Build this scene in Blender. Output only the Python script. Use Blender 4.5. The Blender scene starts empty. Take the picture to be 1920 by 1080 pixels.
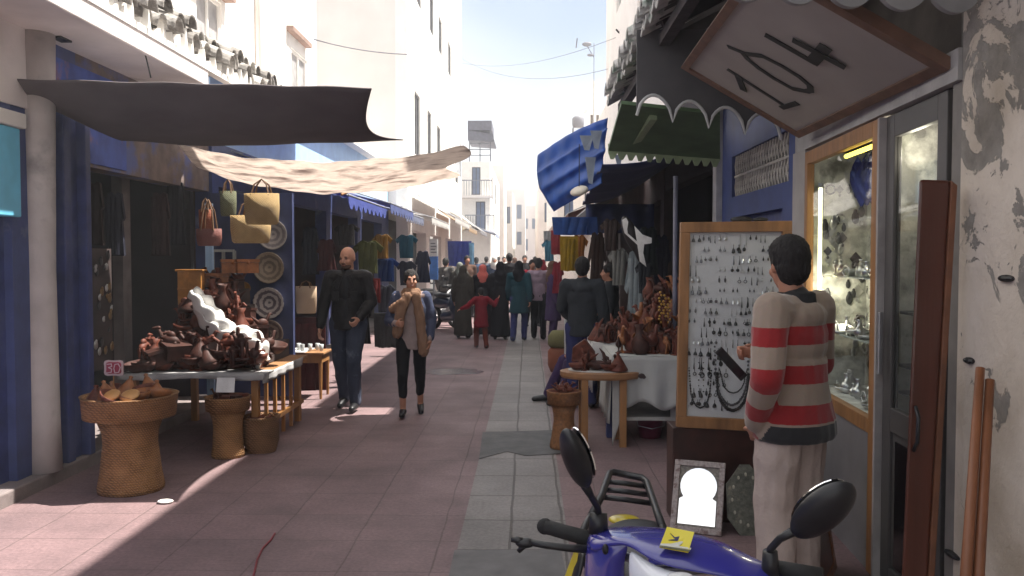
import bpy, math, random
from mathutils import Vector, Matrix, Euler, noise
random.seed(7)
V = Vector; R = math.radians; S = bpy.context.scene; C = S.collection
# ------------------------------------------------------------------ camera, sky, sun, exposure
CAMZ = 1.68; F = 1600.0
cd = bpy.data.cameras.new('camera'); cam = bpy.data.objects.new('camera', cd); C.objects.link(cam)
cam.location = (0, 0, CAMZ); cam.rotation_euler = (R(90-2.08), 0, R(1.07))
cd.sensor_width = 36; cd.lens = 36*F/1920; cd.clip_start = .05; cd.clip_end = 3000
S.camera = cam
RM = Euler((R(90-2.08), 0, R(1.07))).to_matrix()
SUN_EL, SUN_AZ = R(65), R(15)          # azimuth from +X towards +Y
W = bpy.data.worlds.new('World'); S.world = W; W.use_nodes = True
nt = W.node_tree; bg = nt.nodes['Background']
sky = nt.nodes.new('ShaderNodeTexSky'); sky.sky_type = 'NISHITA'; sky.sun_disc = False
sky.sun_elevation = SUN_EL; sky.sun_rotation = R(90)-SUN_AZ; sky.dust_density = 2.2; sky.air_density = 1.0
tc = nt.nodes.new('ShaderNodeTexCoord'); mp = nt.nodes.new('ShaderNodeMapping'); mp.inputs['Scale'].default_value = (1, 1, 2.4)
ns = nt.nodes.new('ShaderNodeTexNoise'); ns.inputs['Scale'].default_value = 2.3; ns.inputs['Detail'].default_value = 6
cr = nt.nodes.new('ShaderNodeValToRGB'); cr.color_ramp.elements[0].position = .36; cr.color_ramp.elements[1].position = .56; cr.color_ramp.elements[0].color = (.5, .5, .5, 1)
mx = nt.nodes.new('ShaderNodeMixRGB'); mx.inputs['Color2'].default_value = (8.7, 8.6, 8.6, 1)
nt.links.new(tc.outputs['Generated'], mp.inputs[0]); nt.links.new(mp.outputs[0], ns.inputs['Vector'])
nt.links.new(ns.outputs['Fac'], cr.inputs[0])
vd = nt.nodes.new('ShaderNodeVectorMath'); vd.operation = 'DOT_PRODUCT'; vd.inputs[1].default_value = V((.04, .93, .37)).normalized()   # a clearer patch of sky up the street
mr_ = nt.nodes.new('ShaderNodeMapRange'); mr_.inputs['From Min'].default_value = .955; mr_.inputs['From Max'].default_value = .992; mr_.inputs['To Min'].default_value = 1; mr_.inputs['To Max'].default_value = .16
mm = nt.nodes.new('ShaderNodeMath'); mm.operation = 'MULTIPLY'
nt.links.new(tc.outputs['Generated'], vd.inputs[0]); nt.links.new(vd.outputs['Value'], mr_.inputs['Value']); nt.links.new(mr_.outputs[0], mm.inputs[0]); nt.links.new(cr.outputs[0], mm.inputs[1]); nt.links.new(mm.outputs[0], mx.inputs['Fac'])
nt.links.new(sky.outputs[0], mx.inputs['Color1']); nt.links.new(mx.outputs[0], bg.inputs['Color'])
bg.inputs['Strength'].default_value = 0.068
sl = bpy.data.lights.new('sun', 'SUN'); sl.energy = 5.0; sl.angle = R(.5); sl.color = (1, .95, .87)
so = bpy.data.objects.new('sun', sl); C.objects.link(so); so.location = (8, 2, 14)
sd = V((math.cos(SUN_EL)*math.cos(SUN_AZ), math.cos(SUN_EL)*math.sin(SUN_AZ), math.sin(SUN_EL)))
so.rotation_euler = sd.to_track_quat('Z', 'Y').to_euler()
S.view_settings.view_transform = 'Standard'; S.view_settings.look = 'None'; S.view_settings.gamma = 1
S.view_settings.exposure = 1.46
try:
    S.cycles.max_bounces = 8; S.cycles.diffuse_bounces = 5; S.cycles.sample_clamp_indirect = 6
except Exception: pass

# ------------------------------------------------------------------ helpers
def ray(px, py): return RM @ V(((px-960)/F, -(py-540)/F, -1))
def A(px, py, Y):                       # pixel of the survey photo at distance Y down the street
    d = ray(px, py); return V((0, 0, CAMZ)) + d*(Y/d.y)
def G(px, py, z=0.0):                   # ground point
    d = ray(px, py); return V((0, 0, CAMZ)) + d*((z-CAMZ)/d.z)
def OP(px, py, P0, n):                  # point on plane
    d = ray(px, py); o = V((0, 0, CAMZ)); return o + d*((P0-o).dot(n)/d.dot(n))
def tag(o, label=None, cat=None, group=None, kind=None):
    if label: o['label'] = label
    if cat: o['category'] = cat
    if group: o['group'] = group
    if kind: o['kind'] = kind
    return o
def empty(name, loc, label, cat, group=None, rz=0):
    o = bpy.data.objects.new(name, None); C.objects.link(o); o.location = loc; o.rotation_euler = (0, 0, rz)
    o.empty_display_size = .1
    return tag(o, label, cat, group)
class MB:
    def __init__(s): s.v = []; s.f = []; s.at = []
    def add(s, vs, fs):
        n = len(s.v); s.v += [V(v) for v in vs]; s.f += [tuple(i+n for i in f) for f in fs]; return s
    def box(s, c, size, M=None):
        hx, hy, hz = [a/2 for a in size]; vs = [V((x*hx, y*hy, z*hz)) for x in (-1, 1) for y in (-1, 1) for z in (-1, 1)]
        if M is not None: vs = [M @ v for v in vs]
        c = V(c)
        return s.add([v+c for v in vs], [(0,1,3,2),(4,6,7,5),(0,4,5,1),(2,3,7,6),(0,2,6,4),(1,5,7,3)])
    def bx(s, x0, x1, y0, y1, z0, z1): return s.box(((x0+x1)/2, (y0+y1)/2, (z0+z1)/2), (abs(x1-x0), abs(y1-y0), abs(z1-z0)))
    def bar(s, p, q, w, h=None, up=(0, 0, 1)):
        p, q = V(p), V(q); d = q-p; L = d.length; d.normalize(); u = V(up)
        if abs(d.dot(u)) > .95: u = V((0, 1, 0))
        a = d.cross(u).normalized(); b = a.cross(d)
        M = Matrix((a, d, b)).transposed()
        return s.box((p+q)/2, (w, L, h or w), M)
    def tube(s, pts, r, n=8, cap=True):
        pts = [V(p) for p in pts]; k = len(pts); rs = r if isinstance(r, (list, tuple)) else [r]*k; vs = []; fs = []
        a = None
        for i, p in enumerate(pts):
            d = (pts[min(i+1, k-1)]-pts[max(i-1, 0)]).normalized()
            if a is None:
                a = d.cross(V((0, 0, 1)) if abs(d.z) < .9 else V((0, 1, 0))).normalized()
            else:
                a = (a - d*a.dot(d)).normalized()
            b = d.cross(a)
            for j in range(n):
                t = 2*math.pi*j/n; vs.append(p+(a*math.cos(t)+b*math.sin(t))*rs[i])
        for i in range(k-1):
            for j in range(n): fs.append((i*n+j, i*n+(j+1) % n, (i+1)*n+(j+1) % n, (i+1)*n+j))
        if cap: fs += [tuple(range(n))[::-1], tuple(range((k-1)*n, k*n))]
        return s.add(vs, fs)
    def cap(s, p, q, r0, r1, n=12):     # rounded tapered limb
        p, q = V(p), V(q); d = (q-p); L = d.length; d = d.normalized() if L > 1e-6 else V((0, 0, 1))
        pts = []; rs = []
        for t in (-85, -60, -30, 0): pts.append(p+d*(r0*math.sin(R(t)))); rs.append(r0*math.cos(R(t)))
        for t in (0, 30, 60, 85): pts.append(q+d*(r1*math.sin(R(t)))+d*1e-4); rs.append(r1*math.cos(R(t)))
        return s.tube(pts, rs, n)
    def ell(s, c, r, M=None, n=14, m=9):
        vs = []; fs = []; c = V(c)
        for i in range(1, m):
            a = math.pi*i/m
            for j in range(n):
                b = 2*math.pi*j/n; v = V((r[0]*math.sin(a)*math.cos(b), r[1]*math.sin(a)*math.sin(b), r[2]*math.cos(a)))
                vs.append((M @ v if M is not None else v)+c)
        for e in (1, -1):
            v = V((0, 0, r[2]*e)); vs.append((M @ v if M is not None else v)+c)
        t = (m-1)*n
        for i in range(m-2):
            for j in range(n): fs.append((i*n+j, (i+1)*n+j, (i+1)*n+(j+1) % n, i*n+(j+1) % n))
        for j in range(n): fs.append((t, j, (j+1) % n)); fs.append((t+1, (m-2)*n+(j+1) % n, (m-2)*n+j))
        return s.add(vs, fs)
    def lathe(s, prof, c=(0, 0, 0), n=24, sx=1, sy=1, cap=True, wob=0):
        vs = []; fs = []; c = V(c)
        for k, (r, z) in enumerate(prof):
            for j in range(n):
                t = 2*math.pi*j/n; rr = r*(1+wob*math.sin(j*5.1+k*1.7))
                vs.append(c+V((rr*math.cos(t)*sx, rr*math.sin(t)*sy, z)))
        for i in range(len(prof)-1):
            for j in range(n): fs.append((i*n+j, i*n+(j+1) % n, (i+1)*n+(j+1) % n, (i+1)*n+j))
        if cap: fs += [tuple(range(n))[::-1], tuple(range((len(prof)-1)*n, len(prof)*n))]
        return s.add(vs, fs)
    def prism(s, poly, d):              # polygon (3D points) extruded by vector d
        n = len(poly); p = [V(q) for q in poly]; d = V(d)
        return s.add(p+[q+d for q in p], [tuple(range(n))[::-1], tuple(range(n, 2*n))]+[(i, (i+1) % n, n+(i+1) % n, n+i) for i in range(n)])
    def grid(s, fn, nu, nv, thick=0):   # fn(u,v)->point
        P = [[V(fn(i/nu, j/nv)) for j in range(nv+1)] for i in range(nu+1)]
        w = nv+1; vs = [p for row in P for p in row]; fs = [(i*w+j, (i+1)*w+j, (i+1)*w+j+1, i*w+j+1) for i in range(nu) for j in range(nv)]
        if thick:
            N = []
            for i in range(nu+1):
                for j in range(nv+1):
                    a = P[min(i+1, nu)][j]-P[max(i-1, 0)][j]; b = P[i][min(j+1, nv)]-P[i][max(j-1, 0)]
                    N.append(a.cross(b).normalized()*thick)
            k = len(vs); vs = vs+[p-q for p, q in zip(vs, N)]
            fs = fs+[tuple(x+k for x in f[::-1]) for f in fs]
            for i in range(nu):
                fs.append((i*w, i*w+k, (i+1)*w+k, (i+1)*w)); fs.append(((i)*w+nv, (i+1)*w+nv, (i+1)*w+nv+k, i*w+nv+k))
            for j in range(nv):
                fs.append((j, j+1, j+1+k, j+k)); fs.append((nu*w+j, nu*w+j+k, nu*w+j+1+k, nu*w+j+1))
        return s.add(vs, fs)
    def build(s, name, m, parent=None, smooth=False, bevel=0, world=True, sub=0, label=None):
        me = bpy.data.meshes.new(name); off = V((0, 0, 0))
        if parent is not None and world:
            q = parent
            while q is not None: off = off+q.location; q = q.parent
        me.from_pydata([v-off for v in s.v], [], s.f); me.update()
        if smooth:
            for p in me.polygons: p.use_smooth = True
        me.materials.append(m)
        o = bpy.data.objects.new(name, me); C.objects.link(o)
        if parent is not None: o.parent = parent
        if bevel:
            b = o.modifiers.new('bevel', 'BEVEL'); b.width = bevel; b.segments = 2; b.limit_method = 'ANGLE'
        if sub:
            b = o.modifiers.new('sub', 'SUBSURF'); b.levels = b.render_levels = sub
        if label: o['label'] = label
        return o
def bake(o):
    dg = bpy.context.evaluated_depsgraph_get(); dg.update()
    me = bpy.data.meshes.new_from_object(o.evaluated_get(dg)); old = o.data
    o.modifiers.clear(); o.data = me; me.name = o.name; bpy.data.meshes.remove(old); return o
def melt(mb, name, m, parent, vox=.012, it=3, fold=0, fs=9.0, world=False, fax=(1, 1, .45)):   # union of overlapping shapes into one smooth skin
    o = mb.build(name, m, parent, world=world)
    r = o.modifiers.new('r', 'REMESH'); r.mode = 'VOXEL'; r.voxel_size = vox
    if it:
        k = o.modifiers.new('s', 'SMOOTH'); k.factor = .5; k.iterations = it
    bake(o); me = o.data
    for p in me.polygons: p.use_smooth = True
    if fold:
        sd_ = random.random()*50
        nr = [v.normal.copy() for v in me.vertices]
        for v, n in zip(me.vertices, nr):
            q = V((v.co.x*fs*fax[0]+sd_, v.co.y*fs*fax[1], v.co.z*fs*fax[2]))
            a = noise.noise(q); b = noise.noise(q*2.3)
            v.co += n*fold*((1-2*abs(a))*.8+b*.5)
    return o
def copy_tree(o, parent=None):
    c = o.copy(); C.objects.link(c)
    if parent is not None: c.parent = parent
    for ch in list(o.children): copy_tree(ch, c)
    return c
# ------------------------------------------------------------------ materials
MC = {}
def M(name, col, rough=.8, var=.25, scale=6, bump=.0, metal=0, col2=None, patch=.5, emit=0, spec=.5, coat=0, bscale=None, soft=.12, stretch=None, trans=0):
    if name in MC: return MC[name]
    m = bpy.data.materials.new(name); m.use_nodes = True; n = m.node_tree; b = n.nodes['Principled BSDF']
    b.inputs['Roughness'].default_value = rough; b.inputs['Metallic'].default_value = metal
    b.inputs['Specular IOR Level'].default_value = spec; b.inputs['Coat Weight'].default_value = coat
    t = n.nodes.new('ShaderNodeTexCoord'); g = n.nodes.new('ShaderNodeMapping')
    n.links.new(t.outputs['Object'], g.inputs[0])
    if stretch: g.inputs['Scale'].default_value = stretch
    x = n.nodes.new('ShaderNodeTexNoise'); x.inputs['Scale'].default_value = scale; x.inputs['Detail'].default_value = 5
    n.links.new(g.outputs[0], x.inputs['Vector'])
    r = n.nodes.new('ShaderNodeValToRGB'); c = V(col[:3]); e = r.color_ramp.elements
    e[0].position = .3; e[1].position = .7
    e[0].color = (*(c*(1-var)), 1); e[1].color = (*[min(1, a) for a in c*(1+var)], 1)
    n.links.new(x.outputs['Fac'], r.inputs[0]); out = r.outputs[0]
    if col2 is not None:
        y = n.nodes.new('ShaderNodeTexNoise'); y.inputs['Scale'].default_value = scale*.37; y.inputs['Detail'].default_value = 7
        y.inputs['Roughness'].default_value = .62
        n.links.new(g.outputs[0], y.inputs['Vector'])
        q = n.nodes.new('ShaderNodeValToRGB'); q.color_ramp.elements[0].position = patch-soft/2; q.color_ramp.elements[1].position = patch+soft/2
        n.links.new(y.outputs['Fac'], q.inputs[0]); k = n.nodes.new('ShaderNodeMixRGB'); k.inputs['Color2'].default_value = (*col2[:3], 1)
        n.links.new(q.outputs[0], k.inputs['Fac']); n.links.new(out, k.inputs['Color1']); out = k.outputs[0]
    n.links.new(out, b.inputs['Base Color'])
    if bump:
        z = n.nodes.new('ShaderNodeTexNoise'); z.inputs['Scale'].default_value = bscale or scale*4; z.inputs['Detail'].default_value = 6
        n.links.new(g.outputs[0], z.inputs['Vector'])
        u = n.nodes.new('ShaderNodeBump'); u.inputs['Strength'].default_value = bump; u.inputs['Distance'].default_value = .02
        n.links.new(z.outputs['Fac'], u.inputs['Height']); n.links.new(u.outputs[0], b.inputs['Normal'])
    if emit:
        b.inputs['Emission Color'].default_value = (*col, 1); b.inputs['Emission Strength'].default_value = emit
    if trans:
        tr = n.nodes.new('ShaderNodeBsdfTranslucent'); n.links.new(out, tr.inputs[0]); ms = n.nodes.new('ShaderNodeMixShader')
        ms.inputs[0].default_value = trans; n.links.new(b.outputs[0], ms.inputs[1]); n.links.new(tr.outputs[0], ms.inputs[2])
        n.links.new(ms.outputs[0], n.nodes['Material Output'].inputs[0])
    MC[name] = m; return m
def tiles(name, c1, c2, grout, bw, rh, off=.5, mortar=.008, rough=.75, rot=0, loc=(0, 0, 0), dirt=.3, gb=.5):
    m = bpy.data.materials.new(name); m.use_nodes = True; n = m.node_tree; b = n.nodes['Principled BSDF']
    t = n.nodes.new('ShaderNodeTexCoord'); g = n.nodes.new('ShaderNodeMapping'); g.inputs['Rotation'].default_value = (0, 0, rot)
    g.inputs['Location'].default_value = loc
    n.links.new(t.outputs['Object'], g.inputs[0]); k = n.nodes.new('ShaderNodeTexBrick'); k.offset = off
    k.inputs['Color1'].default_value = (*c1, 1); k.inputs['Color2'].default_value = (*c2, 1); k.inputs['Mortar'].default_value = (*grout, 1)
    k.inputs['Scale'].default_value = 1; k.inputs['Brick Width'].default_value = bw; k.inputs['Row Height'].default_value = rh
    k.inputs['Mortar Size'].default_value = mortar; k.inputs['Mortar Smooth'].default_value = .4; k.inputs['Bias'].default_value = 0
    dn = n.nodes.new('ShaderNodeTexNoise'); dn.inputs['Scale'].default_value = 2.2; dn.inputs['Detail'].default_value = 6; n.links.new(t.outputs['Object'], dn.inputs['Vector'])
    dv = n.nodes.new('ShaderNodeVectorMath'); dv.operation = 'MULTIPLY_ADD'; dv.inputs[1].default_value = (.035, .035, 0); n.links.new(dn.outputs['Color'], dv.inputs[0]); n.links.new(g.outputs[0], dv.inputs[2]); n.links.new(dv.outputs[0], k.inputs['Vector'])
    x = n.nodes.new('ShaderNodeTexNoise'); x.inputs['Scale'].default_value = 1.1; x.inputs['Detail'].default_value = 12; x.inputs['Roughness'].default_value = .65
    n.links.new(t.outputs['Object'], x.inputs['Vector'])
    r = n.nodes.new('ShaderNodeValToRGB'); r.color_ramp.elements[0].position = .3; r.color_ramp.elements[1].position = .7
    r.color_ramp.elements[0].color = (1-dirt, 1-dirt, 1-dirt, 1); r.color_ramp.elements[1].color = (1.15, 1.12, 1.1, 1)
    n.links.new(x.outputs['Fac'], r.inputs[0]); q = n.nodes.new('ShaderNodeMixRGB'); q.blend_type = 'MULTIPLY'; q.inputs['Fac'].default_value = 1
    n.links.new(k.outputs['Color'], q.inputs['Color1']); n.links.new(r.outputs[0], q.inputs['Color2'])
    x2 = n.nodes.new('ShaderNodeTexNoise'); x2.inputs['Scale'].default_value = 45; x2.inputs['Detail'].default_value = 4
    n.links.new(t.outputs['Object'], x2.inputs['Vector'])
    r2 = n.nodes.new('ShaderNodeValToRGB'); r2.color_ramp.elements[0].position = .3; r2.color_ramp.elements[1].position = .7
    r2.color_ramp.elements[0].color = (.78, .78, .78, 1); r2.color_ramp.elements[1].color = (1.12, 1.12, 1.12, 1)
    n.links.new(x2.outputs['Fac'], r2.inputs[0]); q2 = n.nodes.new('ShaderNodeMixRGB'); q2.blend_type = 'MULTIPLY'; q2.inputs['Fac'].default_value = 1
    n.links.new(q.outputs[0], q2.inputs['Color1']); n.links.new(r2.outputs[0], q2.inputs['Color2'])
    n.links.new(q2.outputs[0], b.inputs['Base Color'])
    rr = n.nodes.new('ShaderNodeMapRange'); rr.inputs['To Min'].default_value = rough+.12; rr.inputs['To Max'].default_value = rough-.2
    n.links.new(x.outputs['Fac'], rr.inputs['Value']); n.links.new(rr.outputs[0], b.inputs['Roughness'])
    u = n.nodes.new('ShaderNodeBump'); u.inputs['Strength'].default_value = gb; u.inputs['Distance'].default_value = .006; u.invert = True
    n.links.new(k.outputs['Fac'], u.inputs['Height']); u2 = n.nodes.new('ShaderNodeBump'); u2.inputs['Strength'].default_value = .25; u2.inputs['Distance'].default_value = .01
    n.links.new(x2.outputs['Fac'], u2.inputs['Height']); n.links.new(u.outputs[0], u2.inputs['Normal']); n.links.new(u2.outputs[0], b.inputs['Normal'])
    return m
def weave(name, col, dark, sc=60, rough=.8, rings=True):
    m = bpy.data.materials.new(name); m.use_nodes = True; n = m.node_tree; b = n.nodes['Principled BSDF']; b.inputs['Roughness'].default_value = rough
    t = n.nodes.new('ShaderNodeTexCoord'); w = n.nodes.new('ShaderNodeTexWave'); w.bands_direction = 'Z'; w.inputs['Scale'].default_value = sc/6.28
    w.inputs['Distortion'].default_value = 1.8; w.inputs['Detail'].default_value = 3; w.inputs['Detail Scale'].default_value = 3
    w2 = n.nodes.new('ShaderNodeTexWave'); w2.bands_direction = 'DIAGONAL'; w2.inputs['Scale'].default_value = sc/5; w2.inputs['Distortion'].default_value = 3
    n.links.new(t.outputs['Object'], w.inputs['Vector']); n.links.new(t.outputs['Object'], w2.inputs['Vector'])
    x = n.nodes.new('ShaderNodeTexNoise'); x.inputs['Scale'].default_value = 9; x.inputs['Detail'].default_value = 6; n.links.new(t.outputs['Object'], x.inputs['Vector'])
    a = n.nodes.new('ShaderNodeMath'); a.operation = 'MULTIPLY'; n.links.new(w.outputs['Fac'], a.inputs[0]); n.links.new(w2.outputs['Fac'], a.inputs[1])
    a2 = n.nodes.new('ShaderNodeMath'); a2.operation = 'ADD'; n.links.new(a.outputs[0], a2.inputs[0]); n.links.new(x.outputs['Fac'], a2.inputs[1])
    r = n.nodes.new('ShaderNodeValToRGB'); r.color_ramp.elements[0].position = .35; r.color_ramp.elements[1].position = .95
    r.color_ramp.elements[0].color = (*dark, 1); r.color_ramp.elements[1].color = (*col, 1)
    n.links.new(a2.outputs[0], r.inputs[0]); n.links.new(r.outputs[0], b.inputs['Base Color'])
    u = n.nodes.new('ShaderNodeBump'); u.inputs['Strength'].default_value = .7; u.inputs['Distance'].default_value = .008
    n.links.new(a.outputs[0], u.inputs['Height']); n.links.new(u.outputs[0], b.inputs['Normal']); return m
def attrstripes(name, c1, c2, period, duty=.5, phase=0, rough=.95):
    m = bpy.data.materials.new(name); m.use_nodes = True; n = m.node_tree; b = n.nodes['Principled BSDF']; b.inputs['Roughness'].default_value = rough
    b.inputs['Specular IOR Level'].default_value = .15; b.inputs['Sheen Weight'].default_value = .3
    a = n.nodes.new('ShaderNodeAttribute'); a.attribute_name = 'len'
    t = n.nodes.new('ShaderNodeTexCoord'); x = n.nodes.new('ShaderNodeTexNoise'); x.inputs['Scale'].default_value = 60; n.links.new(t.outputs['Object'], x.inputs['Vector'])
    def ma(op, p, q):
        k = n.nodes.new('ShaderNodeMath'); k.operation = op
        for i, z in enumerate((p, q)):
            if isinstance(z, (int, float)): k.inputs[i].default_value = z
            else: n.links.new(z, k.inputs[i])
        return k.outputs[0]
    j = ma('MULTIPLY', x.outputs['Fac'], .006)
    q = ma('ADD', ma('DIVIDE', ma('ADD', a.outputs['Fac'], j), period), phase+100)
    f = ma('LESS_THAN', ma('FRACT', q, 0), duty)
    k = n.nodes.new('ShaderNodeMixRGB'); k.inputs['Color1'].default_value = (*c2, 1); k.inputs['Color2'].default_value = (*c1, 1)
    n.links.new(f, k.inputs['Fac'])
    k2 = n.nodes.new('ShaderNodeMixRGB'); k2.blend_type = 'MULTIPLY'; k2.inputs['Fac'].default_value = .5; n.links.new(k.outputs[0], k2.inputs['Color1'])
    n.links.new(x.outputs['Color'], k2.inputs['Color2'])
    x3 = n.nodes.new('ShaderNodeMixRGB'); x3.inputs['Fac'].default_value = .25; n.links.new(k.outputs[0], x3.inputs['Color1']); n.links.new(k2.outputs[0], x3.inputs['Color2'])
    n.links.new(x3.outputs[0], b.inputs['Base Color'])
    u = n.nodes.new('ShaderNodeBump'); u.inputs['Strength'].default_value = .3; u.inputs['Distance'].default_value = .004
    n.links.new(x.outputs['Fac'], u.inputs['Height']); n.links.new(u.outputs[0], b.inputs['Normal']); return m
def glass(name, tint=(1, 1, 1), rough=.02, refl=.12):
    m = bpy.data.materials.new(name); m.use_nodes = True; n = m.node_tree; n.nodes.remove(n.nodes['Principled BSDF'])
    tr = n.nodes.new('ShaderNodeBsdfTransparent'); tr.inputs[0].default_value = (*tint, 1)
    gl = n.nodes.new('ShaderNodeBsdfGlossy'); gl.inputs['Roughness'].default_value = rough
    fr = n.nodes.new('ShaderNodeFresnel'); fr.inputs[0].default_value = 1.35
    ad = n.nodes.new('ShaderNodeMath'); ad.operation = 'ADD'; ad.inputs[1].default_value = refl; n.links.new(fr.outputs[0], ad.inputs[0])
    ge = n.nodes.new('ShaderNodeNewGeometry'); iv = n.nodes.new('ShaderNodeMath'); iv.operation = 'SUBTRACT'; iv.inputs[0].default_value = 1; n.links.new(ge.outputs['Backfacing'], iv.inputs[1]); fm = n.nodes.new('ShaderNodeMath'); fm.operation = 'MULTIPLY'; n.links.new(ad.outputs[0], fm.inputs[0]); n.links.new(iv.outputs[0], fm.inputs[1])
    ms = n.nodes.new('ShaderNodeMixShader'); n.links.new(fm.outputs[0], ms.inputs[0]); n.links.new(tr.outputs[0], ms.inputs[1]); n.links.new(gl.outputs[0], ms.inputs[2])
    n.links.new(ms.outputs[0], n.nodes['Material Output'].inputs[0]); return m

m_white = M('white_render', (.80, .78, .74), .9, .06, 3, .15, col2=(.62, .58, .54), patch=.66)
m_cream = M('cream_render', (.70, .66, .63), .9, .06, 1.4, .15)
m_pinkw = M('pale_pink_render', (.74, .67, .62), .9, .08, 2, .15)
m_soff = M('soffit_plaster', (.80, .74, .72), .9, .1, 2.5, .2, col2=(.34, .29, .28), patch=.64)
m_pill = M('pillar_plaster', (.48, .44, .43), .9, .14, 4, .3, col2=(.27, .25, .25), patch=.6)
m_blue = M('blue_paint', (.028, .042, .165), .6, .35, 5, .1, col2=(.06, .075, .19), patch=.55)
m_blue2 = M('mid_blue_paint', (.045, .065, .19), .55, .2, 5, .1, col2=(.22, .22, .30), patch=.66)
m_skyb = M('pale_blue_paint', (.38, .56, .80), .7, .1, 4)
m_turq = M('sunlit_turquoise', (.16, .55, .78), .6, .15, 4)
m_mott = M('mottled_lintel', (.16, .12, .11), .9, .3, 6, .3, col2=(.10, .12, .28), patch=.55)
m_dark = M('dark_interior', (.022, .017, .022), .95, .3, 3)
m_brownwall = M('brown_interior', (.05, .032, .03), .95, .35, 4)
m_wood = M('honey_wood', (.32, .15, .05), .5, .25, 14, .15, stretch=(1, 1, .15))
m_woodx = M('table_wood', (.30, .15, .065), .55, .25, 12, .15, stretch=(.3, 1, 1))
m_dwood = M('red_brown_wood', (.085, .022, .012), .35, .35, 8, .1, stretch=(1, 1, .1), coat=.2)
m_owood = M('orange_wood', (.20, .075, .032), .5, .25, 10, .1, stretch=(1, 1, .15))
m_grey = M('grey_paint', (.17, .17, .19), .6, .15, 6)
m_metal = M('aluminium', (.40, .40, .41), .35, .1, 10, metal=.8)
m_black = M('black_plastic', (.012, .012, .014), .42, .3, 20, .05)
m_rub = M('rubber', (.02, .02, .02), .8, .2, 20, .1)
m_wick = weave('wicker', (.36, .185, .075), (.13, .06, .02), 120)
m_wick2 = weave('wicker_dark', (.24, .125, .06), (.08, .04, .015), 120)
m_straw = weave('straw', (.52, .36, .17), (.28, .18, .07), 200)
m_silver = M('silver', (.62, .62, .62), .28, .2, 30, metal=.95)
m_blackj = M('oxidised_metal', (.05, .05, .05), .4, .4, 30, metal=.5)
m_clothw = M('white_cotton', (.52, .51, .49), .95, .06, 5, .2, spec=.1)
m_skin = M('skin', (.40, .19, .12), .55, .08, 20, .03)
m_skin2 = M('skin_fair', (.50, .27, .19), .55, .08, 20, .03)
m_hair = M('black_hair', (.010, .008, .008), .85, .5, 60, .6, stretch=(1, 1, .3), bscale=90)
# ------------------------------------------------------------------ the setting: ground
def sheet(name, x0, x1, y0, y1, z, m, n=1):
    mb = MB(); mb.grid(lambda u, v: (x0+(x1-x0)*u, y0+(y1-y0)*v, z), n, n); o = mb.build(name, m); return tag(o, kind='structure')
sheet('ground', -400, 400, -300, 600, -.02, M('earth', (.30, .27, .24), .95, .2, .3))
m_pave = tiles('pink_paving', (.235, .155, .16), (.20, .135, .14), (.145, .10, .10), .50, .50, .0, .006, .72, dirt=.42)
sheet('pavement', -3.55, 3.2, -12, 130, 0, m_pave)
m_strip = tiles('grey_slabs', (.225, .205, .195), (.18, .165, .158), (.09, .078, .072), .32, .55, 0, .010, .62, loc=(.085, .1, 0), dirt=.3)
o = MB().grid(lambda u, v: (-.405+.645*u+.0*v, -12+120*v, .004), 1, 1).build('drain_strip', m_strip); tag(o, kind='structure')
m_patch = M('dark_cement', (.085, .085, .085), .7, .3, 6, .2)
mb = MB()
def blob(pts, z, n=1):
    return [V((p.x, p.y, z)) for p in pts]
mb.prism(blob([G(905, 812), G(1040, 808), G(1052, 852), G(985, 856), G(950, 848), G(898, 862)], .006), (0, 0, .003))
o = mb.build('cement_patch', m_patch); tag(o, kind='structure')
mb = MB(); mb.prism(blob([G(852, 1034), G(1052, 1034), G(1064, 1090), G(840, 1090)], .006), (0, 0, .003))
tag(mb.build('cement_patch', M('grey_cement', (.12, .115, .115), .7, .25, 6, .2)), kind='structure')
c = G(845, 697); mb = MB(); mb.lathe([(.42, .004), (.40, .006)], (c.x, c.y, 0), 28, 1.1, .8, wob=.12)
tag(mb.build('damp_patch', M('damp', (.10, .07, .075), .25, .2, 8)), kind='structure')
mb = MB(); mb.tube([G(x, y, .006) for x, y in ((515, 1000), (508, 1012), (492, 1028), (482, 1050), (474, 1085))], .006, 6)
tag(mb.build('paint_trail', M('red_stain', (.20, .03, .04), .6)), kind='structure')
mb = MB().bx(-9, -3.50, -10, 22, -.02, .1); tag(mb.build('kerb_step', M('step_cement', (.20, .165, .16), .85, .2, 5, .25), bevel=.012), kind='structure')

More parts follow.
